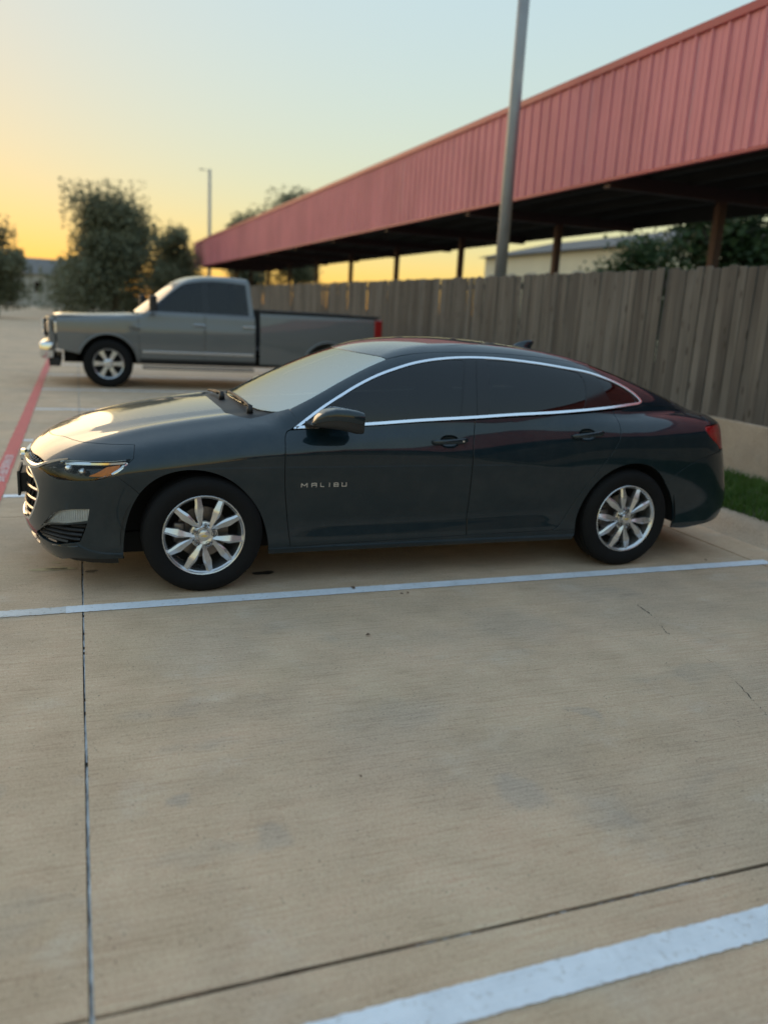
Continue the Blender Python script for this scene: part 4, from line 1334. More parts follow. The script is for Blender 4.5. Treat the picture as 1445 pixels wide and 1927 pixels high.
# ------------------------------------------------------------------ ground
ground = sheet('ground', [(-400, -300), (400, -300), (400, 900), (-400, 900)], -.06, 'asphalt')
tag(ground, kind='structure')
lot = sheet('parking_lot', [(-60, -40), (4.30, -40), (4.30, 95), (-60, 95)], -.014, 'concrete')
tag(lot, kind='structure')

JX, JY, JS = -.65, -3.75, 4.71
def slab(x0, x1, y0, y1):
    bm = bmesh.new()
    g = .0055
    add_box(bm, (x0 + g, y0 + g, -.05), (x1 - g, y1 - g, 0))
    top = [e for e in bm.edges if all(v.co.z > -.01 for v in e.verts)]
    # ragged arrises: subdivide the long edges and jitter them a little
    bmesh.ops.subdivide_edges(bm, edges=top, cuts=60)
    for v in bm.verts:
        if v.co.z > -.01:
            ex = min(abs(v.co.x - x0), abs(v.co.x - x1)); ey = min(abs(v.co.y - y0), abs(v.co.y - y1))
            if ex < .02 and ey > .03: v.co.x += rnd.gauss(0, .0011) * (4 if rnd.random() < .02 else 1)
            if ey < .02 and ex > .03: v.co.y += rnd.gauss(0, .0011) * (4 if rnd.random() < .02 else 1)
    bm.normal_update()
    return bm_obj('slab', bm, 'concrete', lot)
xs = [JX + JS * k for k in range(-3, 2)]
ys = [JY + JS * k for k in range(-2, 9)]
xs[-1] = 3.92
for i in range(len(xs) - 1):
    for j in range(len(ys) - 1):
        slab(xs[i], xs[i + 1], ys[j], ys[j + 1])

def ribbon(name, p0, p1, w, z, mat, parent, jit=.0, seg=.05, breaks=None, seed=1):
    """thin sheet strip between two ground points with slightly uneven edges"""
    r = random.Random(seed)
    a = Vector(p0); b = Vector(p1); L = (b - a).length; d = (b - a) / L; n = Vector((-d.y, d.x))
    k = max(2, int(L / seg))
    bm = bmesh.new(); prev = None
    for i in range(k + 1):
        c = a + d * (L * i / k)
        l = c + n * (w / 2 + r.gauss(0, jit)); q = c - n * (w / 2 + r.gauss(0, jit))
        cur = (bm.verts.new((l.x, l.y, z)), bm.verts.new((q.x, q.y, z)))
        if prev and not (breaks and breaks(i / k, r)):
            bm.faces.new((prev[0], prev[1], cur[1], cur[0]))
        prev = cur
    bmesh.ops.delete(bm, geom=[v for v in bm.verts if not v.link_faces], context='VERTS')
    o = bm_obj(name, bm, mat, parent)
    for p in o.data.polygons:
        pass
    if o.data.polygons and o.data.polygons[0].normal.z < 0:
        o.data.flip_normals()
    return o

# joint filler: pale sealant along one side of the long joint, dark filler along the cross joints
for k, x in enumerate(xs[1:-1]):
    ribbon('joint_sealant', (x + .0015, -9), (x + .0015, 36), .0075, -.0045, 'sealant', lot, .0012, .03, lambda u, r: r.random() < .05, 5 + k)
    ribbon('joint_filler', (x, -9), (x, 36), .0125, -.0095, 'tar', lot, 0, 3)
for k, y in enumerate(ys[1:-1]):
    ribbon('joint_filler', (-14.7, y), (3.92, y), .0125, -.0085, 'tar', lot, 0, 3)
    ribbon('joint_sealant', (-14.7, y - .003), (3.92, y - .003), .0045, -.0035, 'sealant', lot, .0016, .02,
           lambda u, r: (math.sin(u * 55) + math.sin(u * 143) * .8 + r.gauss(0, .5)) < .75, 25 + k)

# gutter, kerb, verge
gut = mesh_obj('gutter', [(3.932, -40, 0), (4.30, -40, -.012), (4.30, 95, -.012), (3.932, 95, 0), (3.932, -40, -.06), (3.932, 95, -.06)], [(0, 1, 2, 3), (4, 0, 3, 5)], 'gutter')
tag(gut, kind='structure')
prof = [(4.30, -.013), (4.34, .004), (4.40, .06), (4.44, .098), (4.49, .115), (4.60, .12), (4.605, .0)]
vs = [(x, y, z) for y in (-40, 95) for x, z in prof]
n = len(prof)
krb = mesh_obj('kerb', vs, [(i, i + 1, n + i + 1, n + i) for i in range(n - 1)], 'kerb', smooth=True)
tag(krb, kind='structure')
krb.data.flip_normals()
verge = sheet('verge', [(4.603, -40), (6.04, -40), (6.04, 95), (4.603, 95)], .105, 'soil')
tag(verge, kind='structure')
def grass_patch():
    r = random.Random(3)
    V, F = [], []
    def blades(n, x0, x1, y0, y1, h0, h1, w):
        for _ in range(n):
            x = r.uniform(x0, x1); y = r.uniform(y0, y1); h = r.uniform(h0, h1); a = r.uniform(0, 6.28)
            l = r.uniform(.2, .75) * h; b = r.uniform(0, 6.28)
            dx, dy = math.cos(a) * w, math.sin(a) * w
            lx, ly = math.cos(b) * l, math.sin(b) * l
            k = len(V)
            V.extend([(x - dx, y - dy, .10), (x + dx, y + dy, .10), (x + lx * .4 + dx * .7, y + ly * .4 + dy * .7, .10 + h * .6), (x + lx * .4 - dx * .7, y + ly * .4 - dy * .7, .10 + h * .6), (x + lx, y + ly, .10 + h)])
            F.extend([(k, k + 1, k + 2, k + 3), (k + 3, k + 2, k + 4)])
    blades(26000, 4.56, 6.0, -3.5, 5.0, .03, .10, .004)
    blades(9000, 4.56, 6.0, 5.0, 22, .04, .11, .008)
    return mesh_obj('grass', V, F, 'grass')
tag(grass_patch(), 'strip of green grass between the kerb and the low concrete wall', 'grass', kind='stuff')

# painted lines
LINES = [(-3.995, .10), (-1.05, .10), (1.64, .10), (4.38, .10), (7.08, .10), (9.70, .10), (12.42, .10), (15.1, .1), (17.8, .1), (20.5, .1)]
lab = {}
for k, (y, w) in enumerate(LINES):
    x0 = -1.235
    if k == 1:
        o = ribbon('parking_line', (-.735, y - .012), (4.02, y + .012), w, .004, 'white', None, .0010, .014, seed=40 + k)
        o2 = ribbon('parking_line', (-4.2, y - .04), (-.735, y - .012), w * .93, .004, 'white_old', None, .003, .012, seed=90)
        tag(o2, kind='structure')
    elif k == 0:
        o = ribbon('parking_line', (-.9, y + .028), (4.02, y + .060), .105, .004, 'white', None, .0013, .012, seed=40 + k)
    else:
        o = ribbon('parking_line', (x0, y), (4.02, y), w, .004, 'white', None, .0016, .03, seed=40 + k)
    tag(o, kind='structure')
fl = ribbon('fire_lane_stripe', (-1.305, -.2), (-1.305, 60), .128, .0045, 'red', None, .003, .05, seed=7)
tag(fl, kind='structure')
def ground_text(txt, y_start, size, x_base):
    cu = bpy.data.curves.new('stencil', 'FONT')
    cu.body = txt
    cu.size = size
    cu.align_x = 'LEFT'
    t = bpy.data.objects.new('tmp_text', cu)
    COL.objects.link(t)
    bpy.context.view_layer.update()
    me = bpy.data.meshes.new_from_object(t.evaluated_get(bpy.context.evaluated_depsgraph_get()))
    bpy.data.objects.remove(t, do_unlink=True)
    me.materials.clear(); me.materials.append(M['letter'])
    xs_ = [v.co.x for v in me.vertices]
    s = 1.27 / (max(xs_) - min(xs_))
    for v in me.vertices:
        a, b = v.co.x * s, v.co.y
        v.co = (x_base + b, y_start - a, .0085)
    o = bpy.data.objects.new('stencil_lettering', me)
    return link(o, fl)
ground_text('NO PARKING FIRE LANE', 3.46, .112, -1.345)
if True:
    o = COL.objects.get('stencil_lettering')
    me = o.data
    if me.polygons and sum(p.normal.z for p in me.polygons) < 0:
        me.flip_normals()

# stains, cracks, litter
def blob(name, cx, cy, rx, ry, mat, z, seed, parent=None, n=28, rough=.22):
    r = random.Random(seed)
    ph = [r.uniform(0, 6.28) for _ in range(5)]
    pts = []
    for i in range(n):
        t = 2 * math.pi * i / n
        k = 1 + rough * sum(math.sin((j + 2) * t + ph[j]) / (j + 1.5) for j in range(5))
        pts.append((cx + rx * k * math.cos(t), cy + ry * k * math.sin(t)))
    return sheet(name, pts, z, mat, parent or lot)
blob('oil_stain', .400, -.640, .065, .035, 'oil', .0022, 1)
blob('oil_stain', -.602, -.425, .035, .022, 'damp', .0022, 2)
blob('dried_stain', -.815, -.340, .105, .040, 'patch', .0020, 3, rough=.3)
blob('oil_stain', -.800, -.345, .060, .012, 'oil', .0042, 9, rough=.3)
blob('dried_stain', -.80, -.215, .03, .012, 'patch', .0020, 5)
crack_pts = [(2.44, -1.60), (2.40, -1.86), (2.329, -2.031), (2.311, -2.191), (2.30, -2.33), (2.292, -2.432), (2.262, -2.56), (2.252, -2.62), (2.19, -2.79), (2.139, -2.93), (2.05, -3.2), (2.0, -3.5), (1.93, -3.74)]
r_ = random.Random(8)
P = [(x, y) for x, y in catmull(crack_pts, .012)]
bm = bmesh.new(); prev = None
for i, (x, y) in enumerate(P):
    w = max(.0002, .0005 + .0010 * math.sin(i * .21) + .0012 * math.sin(i * .057 + 1) + r_.gauss(0, .0006))
    x += r_.gauss(0, .0022)
    cur = (bm.verts.new((x - w, y, .0024)), bm.verts.new((x + w, y, .0024)))
    if prev and r_.random() > .22:
        bm.faces.new((prev[0], cur[0], cur[1], prev[1]))
    prev = cur
bmesh.ops.delete(bm, geom=[v for v in bm.verts if not v.link_faces], context='VERTS')
bm_obj('crack', bm, 'tar', lot)

def leaf(x, y, s, seed, label, mat='deadleaf', rz=0.):
    r = random.Random(seed)
    out = [(0, -1), (.35, -.6), (.5, 0), (.38, .55), (0, 1.15), (-.3, .6), (-.48, 0), (-.3, -.6)]
    vs = [(a * s + r.gauss(0, .04 * s), b * s, .004 + abs(a) * s * .55 + r.random() * .15 * s) for a, b in out] + [(0, 0, .004), (0, .6 * s, .005)]
    fs = [(i, (i + 1) % 8, 8) for i in range(8)]
    bm = bmesh.new()
    bv = [bm.verts.new(v) for v in vs[:9]]
    for f in fs: bm.faces.new([bv[i] for i in f])
    bm.normal_update()
    bmesh.ops.solidify(bm, geom=bm.faces[:], thickness=.0015)
    o = bm_obj('fallen_leaf', bm, mat, None, loc=(x, y, .0042))
    o.rotation_euler = (0, 0, rz)
    tag(o, label, 'leaf', 'fallen leaves and litter on the concrete')
leaf(.857, -1.03, .017, 1, 'dry brown leaf lying on the white line beside the sedan', rz=.4)
leaf(.712, -1.732, .014, 2, 'dark leaf scrap alone on the bare concrete below the front door', rz=1.8)
leaf(1.110, -1.178, .010, 3, 'left one of two dark crumbs just below the white line', rz=1.2)
leaf(1.150, -1.170, .010, 4, 'right one of two dark crumbs just below the white line', rz=.2)
leaf(.264, -2.962, .006, 5, 'tiny dark speck in the middle of the foreground concrete', rz=.2)
leaf(3.10, -.62, .013, 6, 'small dark leaf on the concrete behind the rear wheel', rz=.9)
leaf(3.55, -.93, .011, 7, 'small dark leaf just above the white line behind the sedan', rz=.2)

# ------------------------------------------------------------------ low wall and wooden fence
WX = 6.05
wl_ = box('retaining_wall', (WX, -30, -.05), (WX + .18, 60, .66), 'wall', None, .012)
tag(wl_, 'low pale concrete wall running under the wooden fence', 'wall')
for y in np.arange(-28, 60, 4.0):
    pass
fence = empty('wooden_fence', (WX + .07, 0, .66))
tag(fence, 'weathered grey picket fence of upright wooden boards behind the sedan', 'fence')
variants = []
for v in range(6):
    bm = bmesh.new()
    h = 1.64 + rnd.uniform(-.012, .008); w = .066 + rnd.uniform(-.004, .004)
    c = .018
    prof = [(-w, 0), (w, 0), (w, h - c), (w - c, h), (-w + c, h), (-w, h - c)]
    nz = 5
    f = [bm.verts.new((-.009, a, b)) for a, b in prof]; bk = [bm.verts.new((.009, a, b)) for a, b in prof]
    bm.faces.new(f[::-1]); bm.faces.new(bk)
    for i in range(6):
        bm.faces.new((f[i], f[(i + 1) % 6], bk[(i + 1) % 6], bk[i]))
    bmesh.ops.bevel(bm, geom=bm.edges[:], offset=.003, segments=1, affect='EDGES')
    me = bpy.data.meshes.new('fence_board')
    bmesh.ops.recalc_face_normals(bm, faces=bm.faces)
    bm.to_mesh(me); bm.free()
    me.materials.append(M['wood'])
    variants.append(me)
y = -1.2
for k in range(296):
    o = bpy.data.objects.new('fence_board', variants[rnd.randrange(6)])
    o.location = (rnd.uniform(-.004, .008) - .012, y, rnd.uniform(-.012, .01))
    o.rotation_euler = (rnd.gauss(0, .0035), rnd.gauss(0, .005), rnd.gauss(0, .03))
    link(o, fence)
    y += .1355
yend = y
bm = bmesh.new()
for y in np.arange(-30, -1.25, .14):
    add_box(bm, (-.02, y - .066, 0), (0, y + .066, 1.63))
for y in np.arange(yend, 58, .14):
    add_box(bm, (-.02, y - .066, 0), (0, y + .066, 1.63))
o = bm_obj('fence_boards_far', bm, 'wood', fence)
o['kind'] = 'stuff'
for z in (.25, .85, 1.42):
    box('fence_rail', (.003, -30, z), (.045, 58, z + .09), 'wood', fence)
for k, y in enumerate(np.arange(-2.4, 40, 2.4)):
    box('fence_post', (.046, y - .045, 0), (.135, y + .045, 1.60), 'wood', fence)

# ------------------------------------------------------------------ carport
CX0, CX1, CZ0, CZ1 = 8.0, 12.75, 4.0, 5.9
CY0, CY1 = -22., 62.
cp_ = empty('carport', (CX0, 0, 0))
tag(cp_, 'long carport with tall red ribbed metal fascia beyond the fence', 'carport')
pw = .34
bm = bmesh.new()
pr = [(0, 0), (.030, 0), (.045, -.032), (.075, -.032), (.090, 0), (.20, 0), (.205, -.008), (.235, -.008), (.24, 0), (pw - .002, 0)]
f0 = [bm.verts.new((b, a, CZ0 + .02)) for a, b in pr]; f1 = [bm.verts.new((b, a, CZ1 - .10)) for a, b in pr]
for i in range(len(pr) - 1):
    bm.faces.new((f0[i], f0[i + 1], f1[i + 1], f1[i]))
bm.normal_update()
bmesh.ops.solidify(bm, geom=bm.faces[:], thickness=.004)
bmesh.ops.recalc_face_normals(bm, faces=bm.faces)
fas = bpy.data.meshes.new('fascia_panel'); bm.to_mesh(fas); bm.free(); fas.materials.append(M['redmetal'])
for k in range(int((CY1 - CY0) / pw)):
    o = bpy.data.objects.new('fascia_panel', fas)
    o.location = (rnd.uniform(0, .003), CY0 + k * pw, 0)
    o.rotation_euler = (0, 0, rnd.gauss(0, .006))
    link(o, cp_)
bm = bmesh.new()
for k in range(int((CY0 + 55) / pw)):
    y0_ = -55 + k * pw
    q0 = [bm.verts.new((b, y0_ + a, CZ0 + .02)) for a, b in pr]; q1 = [bm.verts.new((b, y0_ + a, CZ1 - .10)) for a, b in pr]
    for i in range(len(pr) - 1):
        bm.faces.new((q0[i], q0[i + 1], q1[i + 1], q1[i]))
o = bm_obj('fascia_far_section', bm, 'redmetal', cp_)
o['kind'] = 'stuff'
CYF, CY0 = CY0, -55.
def cbox(name, lo, hi, mat, bevel=0.):
    return box(name, (lo[0] - CX0, lo[1], lo[2]), (hi[0] - CX0, hi[1], hi[2]), mat, cp_, bevel)
cbox('top_trim', (CX0 - .05, CY0, CZ1 - .13), (CX0 + .16, CY1, CZ1), 'redtrim', .01)
cbox('bottom_trim', (CX0 - .035, CY0, CZ0 - .02), (CX0 + .05, CY1, CZ0 + .035), 'redtrim', .006)
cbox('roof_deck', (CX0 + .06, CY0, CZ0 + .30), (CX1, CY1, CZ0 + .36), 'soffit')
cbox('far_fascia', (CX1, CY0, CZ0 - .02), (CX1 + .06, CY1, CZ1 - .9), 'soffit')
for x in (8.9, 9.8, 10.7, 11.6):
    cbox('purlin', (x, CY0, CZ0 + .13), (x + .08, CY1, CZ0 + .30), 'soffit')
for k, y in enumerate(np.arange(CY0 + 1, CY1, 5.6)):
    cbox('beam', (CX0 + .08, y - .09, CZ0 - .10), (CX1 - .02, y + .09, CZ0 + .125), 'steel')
    cbox('post', (CX0 + 2.5, y - .08, -.05), (CX0 + 2.66, y + .08, CZ0 - .10), 'steel', .01)

# pole between fence and carport
def lamp_pole(name, x, y, h, r0, r1, label, arm=True, head_mat='pole'):
    root = empty(name, (x, y, 0))
    tube('pole_shaft', [(0, 0, 0), (0, 0, h * .5), (0, 0, h)], [r0, (r0 + r1) / 2, r1], 'pole', root, 16)
    lathe = bmesh.new()
    add_box(lathe, (-r0 * 1.9, -r0 * 1.9, 0), (r0 * 1.9, r0 * 1.9, .04), .005)
    bm_obj('base_plate', lathe, 'pole', root)
    tube('lamp_arm', [(0, 0, h - .25), (-.5, 0, h - .12), (-.9, 0, h - .1)], .035, 'pole', root, 8)
    bm = bmesh.new(); add_box(bm, (-1.45, -.18, h - .18), (-.85, .18, h - .04), .03, 2)
    bm_obj('lamp_head', bm, head_mat, root)
    return tag(root, label, 'light pole')
lamp_pole('light_pole', 7.2, 9.6, 10.5, .125, .10, 'tall grey steel light pole rising in front of the red carport')
lamp_pole('light_pole', 17.55, 120, 19.6, .30, .18, 'thin distant light pole against the yellow sky left of the carport')

# ------------------------------------------------------------------ trees
def tree(name, x, y, h, crown_r, crown_z0, n_leaf, ls, mat, label, seed, trunk_r=.25, shape='round', group='trees in the background', z0=-.05, cat='tree'):
    r = random.Random(seed)
    root = empty(name, (x, y, z0))
    bm = bmesh.new()
    th = crown_z0 + (h - crown_z0) * .65
    add_tube(bm, [(0, 0, 0), (r.gauss(0, .1), r.gauss(0, .1), th * .4), (r.gauss(0, .2), r.gauss(0, .2), th)], [trunk_r, trunk_r * .75, trunk_r * .2], 8)
    tips = []
    nb = 16
    for k in range(nb):
        a = 2 * math.pi * k / nb * 1.9 + r.uniform(-.3, .3)
        zb = crown_z0 * .85 + (th - crown_z0 * .85) * r.random()
        u = r.random()
        zt = crown_z0 + (h - crown_z0) * u * .95
        prof = math.sin(math.pi * min(max((zt - crown_z0) / (h - crown_z0), .06), .97)) ** .6 if shape == 'round' else (1 - (zt - crown_z0) / (h - crown_z0)) ** .75 + .08
        L = crown_r * prof * r.uniform(.55, 1.0)
        tip = Vector((math.cos(a) * L, math.sin(a) * L, zt))
        mid = Vector((math.cos(a) * L * .45, math.sin(a) * L * .45, zb + (zt - zb) * .6))
        add_tube(bm, [(0, 0, zb), mid, tip], [trunk_r * .32, trunk_r * .2, trunk_r * .06], 5)
        tips += [tip, mid, (tip + mid) / 2]
    bm_obj('trunk', bm, 'bark', root, True)
    tips += [Vector((r.gauss(0, crown_r * .12), r.gauss(0, crown_r * .12), h - r.uniform(0, (h - crown_z0) * .15))) for _ in range(4)]
    V, F = [], []
    cl = []
    for t in tips:
        for _ in range(4):
            cl.append((t + Vector((r.gauss(0, crown_r * .16), r.gauss(0, crown_r * .16), r.gauss(0, crown_r * .14))), crown_r * r.uniform(.10, .24)))
    for i in range(n_leaf):
        c, cr = cl[r.randrange(len(cl))]
        tg = lambda s_: max(-1.5, min(1.5, r.gauss(0, 1))) * s_
        p = c + Vector((tg(cr), tg(cr), tg(cr * .75)))
        a = Vector((r.gauss(0, 1), r.gauss(0, 1), r.gauss(0, .6))).normalized(); b = a.orthogonal().normalized()
        b = (b + a.cross(b) * r.uniform(-1, 1)).normalized()
        s = ls * r.uniform(.6, 1.3)
        k = len(V)
        V.extend([p - a * s * .5, p + b * s * .28, p + a * s * .5, p - b * s * .28])
        F.append((k, k + 1, k + 2, k + 3))
    mesh_obj('crown', V, F, mat, root)
    return tag(root, label, cat, group)

tree('tree', 2.1, 62, 8.0, 4.6, 1.0, 46000, .26, 'leaf_hazy', 'big dark tree with a pointed crown against the yellow sky', 21, .3, 'cone')
tree('tree', 6.1, 58, 6.3, 1.9, 1.8, 12000, .20, 'leaf_hazy', 'small tree peeking out right beside the big dark tree', 22, .14)
tree('tree', -5.1, 48, 5.2, 2.1, .9, 20000, .20, 'leaf_hazy', 'leafy green tree cut by the left edge of the picture', 23, .2)
tree('tree', 18.5, 72, 11.2, 3.4, 3.5, 22000, .26, 'leaf_hazy', 'treetop showing above the far part of the carport roof, right one', 24, .3)
tree('tree', 13.7, 70, 8.9, 2.4, 3.0, 16000, .24, 'leaf_hazy', 'smaller treetop above the far tip of the carport roof, left one', 25, .25)
tree('tree', 17.5, 14.5, 5.4, 2.6, 1.2, 12000, .22, 'leaf_mid', 'green tree seen under the carport at the right, above the fence', 26, .2)
tree('tree', 19.0, 21.0, 4.4, 1.8, 1.2, 8000, .22, 'leaf_mid', 'low green tree seen under the carport left of the other', 27, .2)
tree('hedge_tree', -9.5, 70, 4.6, 3.2, .8, 18000, .26, 'leaf_hazy', 'low bushy tree far away at the end of the lot', 28, .2)
tree('hedge_tree', .2, 78, 4.4, 3.4, .6, 18000, .26, 'leaf_hazy', 'rounded bushy tree behind the foot of the big dark tree', 29, .2)
tree('hedge_tree', 9.0, 80, 5.0, 3.6, .7, 18000, .26, 'leaf_hazy', 'bushy tree far behind the pickup truck cab', 30, .2)

# ------------------------------------------------------------------ far buildings
def building(name, x0, x1, y0, y1, h, rh, wall, roof, label, nwin=4, rz=0, wc='far_wall'):
    root = empty(name, ((x0 + x1) / 2, y0, -.06), rz)
    W = (x1 - x0) / 2; D = y1 - y0
    box('wall', (-W, 0, 0), (W, D, h), wall, root)
    vs = [(-W - .4, -.4, h), (W + .4, -.4, h), (W + .4, D + .4, h), (-W - .4, D + .4, h), (-W - .4, D / 2, h + rh), (W + .4, D / 2, h + rh)]
    mesh_obj('roof', vs, [(0, 1, 5, 4), (2, 3, 4, 5), (1, 2, 5), (3, 0, 4), (3, 2, 1, 0)], roof, root)
    for k in range(nwin):
        x = -W + (k + .5) * 2 * W / nwin
        wn_ = box('window', (x - .5, -.05, h * .42), (x + .5, -.003, h * .80), 'far_wall', root)
        box('pane', (x - .43, -.065, h * .45), (x + .43, -.052, h * .77), 'gloss_black', wn_)
    return tag(root, label, 'building')
building('building', -12, 1.0, 92, 104, 3.4, 1.8, 'far_wall', 'far_roof', 'pale low building with a grey roof at the far end of the lot', 6)
building('building', 15.5, 32.5, 35.5, 45.5, 5.3, 1.3, 'cream', 'far_roof', 'added cream walled building standing in for pale sky under the carport beyond the fence', 7, -math.pi / 2)  # added building, covers the orange horizon sky with a pale cream tone
COL.objects['building.001'].location = (24, 35.5, -.06)

# ------------------------------------------------------------------ the pickup truck
T_SIDE = Spl([(.30, .96), (.45, .985), (.7, 1.0), (.95, 1.0), (1.15, .985), (1.4, .955)])
T_PLAN = Spl([(-1.0, -.07), (-.6, -.015), (-.1, 0), (2.0, 0), (4.6, 0), (5.0, -.01)])
T_HOOD = Spl([(-1.1, 1.10), (-.9, 1.165), (-.5, 1.205), (.2, 1.245), (.8, 1.27)])
T_ROOF = Spl([(.25, 1.10), (.5, 1.30), (.8, 1.55), (1.05, 1.755), (1.3, 1.885), (1.6, 1.94), (2.0, 1.955), (2.4, 1.935), (2.9, 1.90)])
def trk_F(P):
    x = P[..., 0]; w = np.sqrt(P[..., 1] ** 2 + 1e-6); z = P[..., 2]
    t = sstep(x, .45, .75); t2 = sstep(x, 2.52, 2.58)
    top = (T_HOOD(x) - .05 * (w / .95) ** 4) * (1 - t) + (1.30) * t
    top = top * (1 - t2) + 1.385 * t2
    low = smax(w - T_SIDE(z) - T_PLAN(x), z - top, .07)
    fr = -.98 + .12 * (w / .95) ** 3 + .10 * np.maximum(z - .95, 0)
    low = smax(low, (fr - x) * .9, .06)
    low = smax(low, x - 4.82, .03)
    low = smax(low, .42 - z, .03)
    g = smax(w - (.945 - .28 * (z - 1.25) - .1 * np.maximum(z - 1.4, 0) ** 2), (z - T_ROOF(x - .10 * (w / .8) ** 2) + .03 * (w / .75) ** 2) * .85, .08)
    g = smax(g, (x - 2.50 + .10 * (z - 1.3)) * .97, .05)
    g = smax(g, 1.0 - z, .02)
    return smin(low, g, .02)
TRK = Body(trk_F, z0=.9, xf=.3, xr=4.0, ymax=1.5, ztop=2.8)
TY = 11.22
trk = empty('pickup_truck', (-.14, TY, 0))
trk.scale = (1.06, 1.06, 1.06)
tag(trk, 'grey crew cab pickup truck parked further back beside the fence', 'truck')
arcx = lambda cx, r, a0, a1, n=16: [(cx + r * math.cos(math.radians(a)), .42 + r * math.sin(math.radians(a))) for a in np.linspace(a0, a1, n)]
tp = lambda *a, **k: TRK.panel(*a, grid=k.pop('grid', .06), **k)
TS = .03
OT = lambda s: outline(s, .03)
t_fend = OT([[(-.80, 1.13), (-.79, .62)], [(-.79, .62), (-.46, .55)], arcx(0, .47, 164, 0), [(.47, .42), (.52, .44)], [(.52, .44), (.50, .9), (.50, 1.235)], [(.50, 1.235), (0, 1.19), (-.80, 1.13)]])
tp('front_fender', 'side', t_fend, 'truck', trk, mirror=True)
t_d1 = OT([[(.52, .50), (.50, .9), (.50, 1.235)], [(.50, 1.235), (.60, 1.27), (1.0, 1.285), (1.60, 1.285)], [(1.60, 1.285), (1.60, .50)], [(1.60, .50), (.52, .50)]])
t_d2 = OT([[(1.60, .50), (1.60, 1.285)], [(1.60, 1.285), (2.47, 1.285)], [(2.47, 1.285), (2.49, .50)], [(2.49, .50), (1.60, .50)]])
dd = [tp('front_door', 'side', t_d1, 'truck', trk, mirror=True, gap=.005), tp('rear_door', 'side', t_d2, 'truck', trk, mirror=True, gap=.005)]
for d, x in zip(dd, (1.50, 2.36)):
    y0 = float(TRK.project('side', [(x, 1.10)])[0, 1])
    box('door_handle', (x - .11, y0 - .035, 1.085), (x + .11, y0 - .002, 1.12), 'chrome', d, .008)
tp('rocker', 'side', OT([[(.47, .42), (2.49, .42)], [(2.49, .42), (2.49, .497)], [(2.49, .497), (.52, .497)]]), 'blackplastic', trk, mirror=True)
t_bed = OT([[(2.56, .46), (2.56, 1.365)], [(2.56, 1.365), (4.79, 1.365)], [(4.79, 1.365), (4.80, .60)], [(4.80, .60), (4.30, .56)], [(4.30, .56), (4.26, .60)] + arcx(3.82, .48, 10, 170) + [(3.35, .50)], [(3.35, .46), (2.56, .46)]])
tp('bed_side', 'side', t_bed, 'truck', trk, mirror=True)
for s in (1, -1):
    pass
def tfull(hs):
    a = [[(x, -w) for x, w in s] for s in hs]
    b = [[(x, w) for x, w in reversed(s)] for s in reversed(hs)]
    return outline(a + b, .03)
tp('hood', 'top', tfull([[(-.86, 0), (-.85, .5), (-.80, .80)], [(-.80, .86), (0, .90), (.50, .90)], [(.50, .88), (.36, .6), (.28, 0)]]), 'truck', trk)
tp('windshield', 'top', tfull([[(.34, 0), (.42, .6), (.54, .82)], [(.54, .82), (.9, .76), (1.22, .68)], [(1.22, .68), (1.14, .4), (1.10, 0)]]), 'trucktint', trk, off=-.004)
tp('roof', 'top', tfull([[(1.10, 0), (1.14, .4), (1.22, .68)], [(1.22, .68), (1.6, .665), (2.36, .67)], [(2.36, .67), (2.38, .4), (2.38, 0)]]), 'truck', trk)
def t3(x, w): return (x, w, TRK.topz(x, w))
ttb = lambda pts: TRK.to('tube', pts)
TDLO = [ttb([(.62, .93, 1.30), (.80, .88, 1.44), (1.05, .82, 1.63), (1.22, .775, 1.75), (1.45, .755, 1.80), (2.30, .755, 1.81)]), ttb([(2.33, .76, 1.80), (2.37, .92, 1.32)]), ttb([(2.37, .93, 1.30), (.62, .935, 1.30)])]
tdlo = outline(TDLO, .03)
trail = outline([ttb([(.52, .84, 1.26), t3(.54, .825), t3(.9, .765), t3(1.22, .685)]), ttb([t3(1.22, .683), t3(1.6, .668), t3(2.36, .672)]), ttb([(2.40, .70, 1.80), (2.46, .93, 1.29)]), ttb([(2.46, .94, 1.288), (.52, .94, 1.27)])], .03)
tp('cab_frame', 'tube', trail, 'truck', trk, holes=[tdlo], mirror=True)
tg1 = outline([ttb([(.72, .925, 1.33), (.82, .875, 1.45), (1.05, .82, 1.61), (1.24, .775, 1.725), (1.45, .76, 1.775), (1.55, .76, 1.78)]), ttb([(1.57, .77, 1.77), (1.56, .93, 1.325)]), ttb([(1.55, .93, 1.32), (.72, .93, 1.32)])], .03)
tg2 = outline([ttb([(1.67, .925, 1.33), (1.67, .76, 1.78)]), ttb([(1.69, .76, 1.785), (2.27, .76, 1.785)]), ttb([(2.29, .77, 1.77), (2.32, .925, 1.33)]), ttb([(2.31, .93, 1.32), (1.68, .93, 1.32)])], .03)
tp('window_frame', 'tube', tdlo, 'gloss_black', trk, holes=[tg1, tg2], mirror=True, off=-.006, gap=0)
tp('front_door_window', 'tube', tg1, 'trucktint', trk, mirror=True, off=-.010, lip=0, gap=0)
tp('rear_door_window', 'tube', tg2, 'trucktint', trk, mirror=True, off=-.010, lip=0, gap=0)
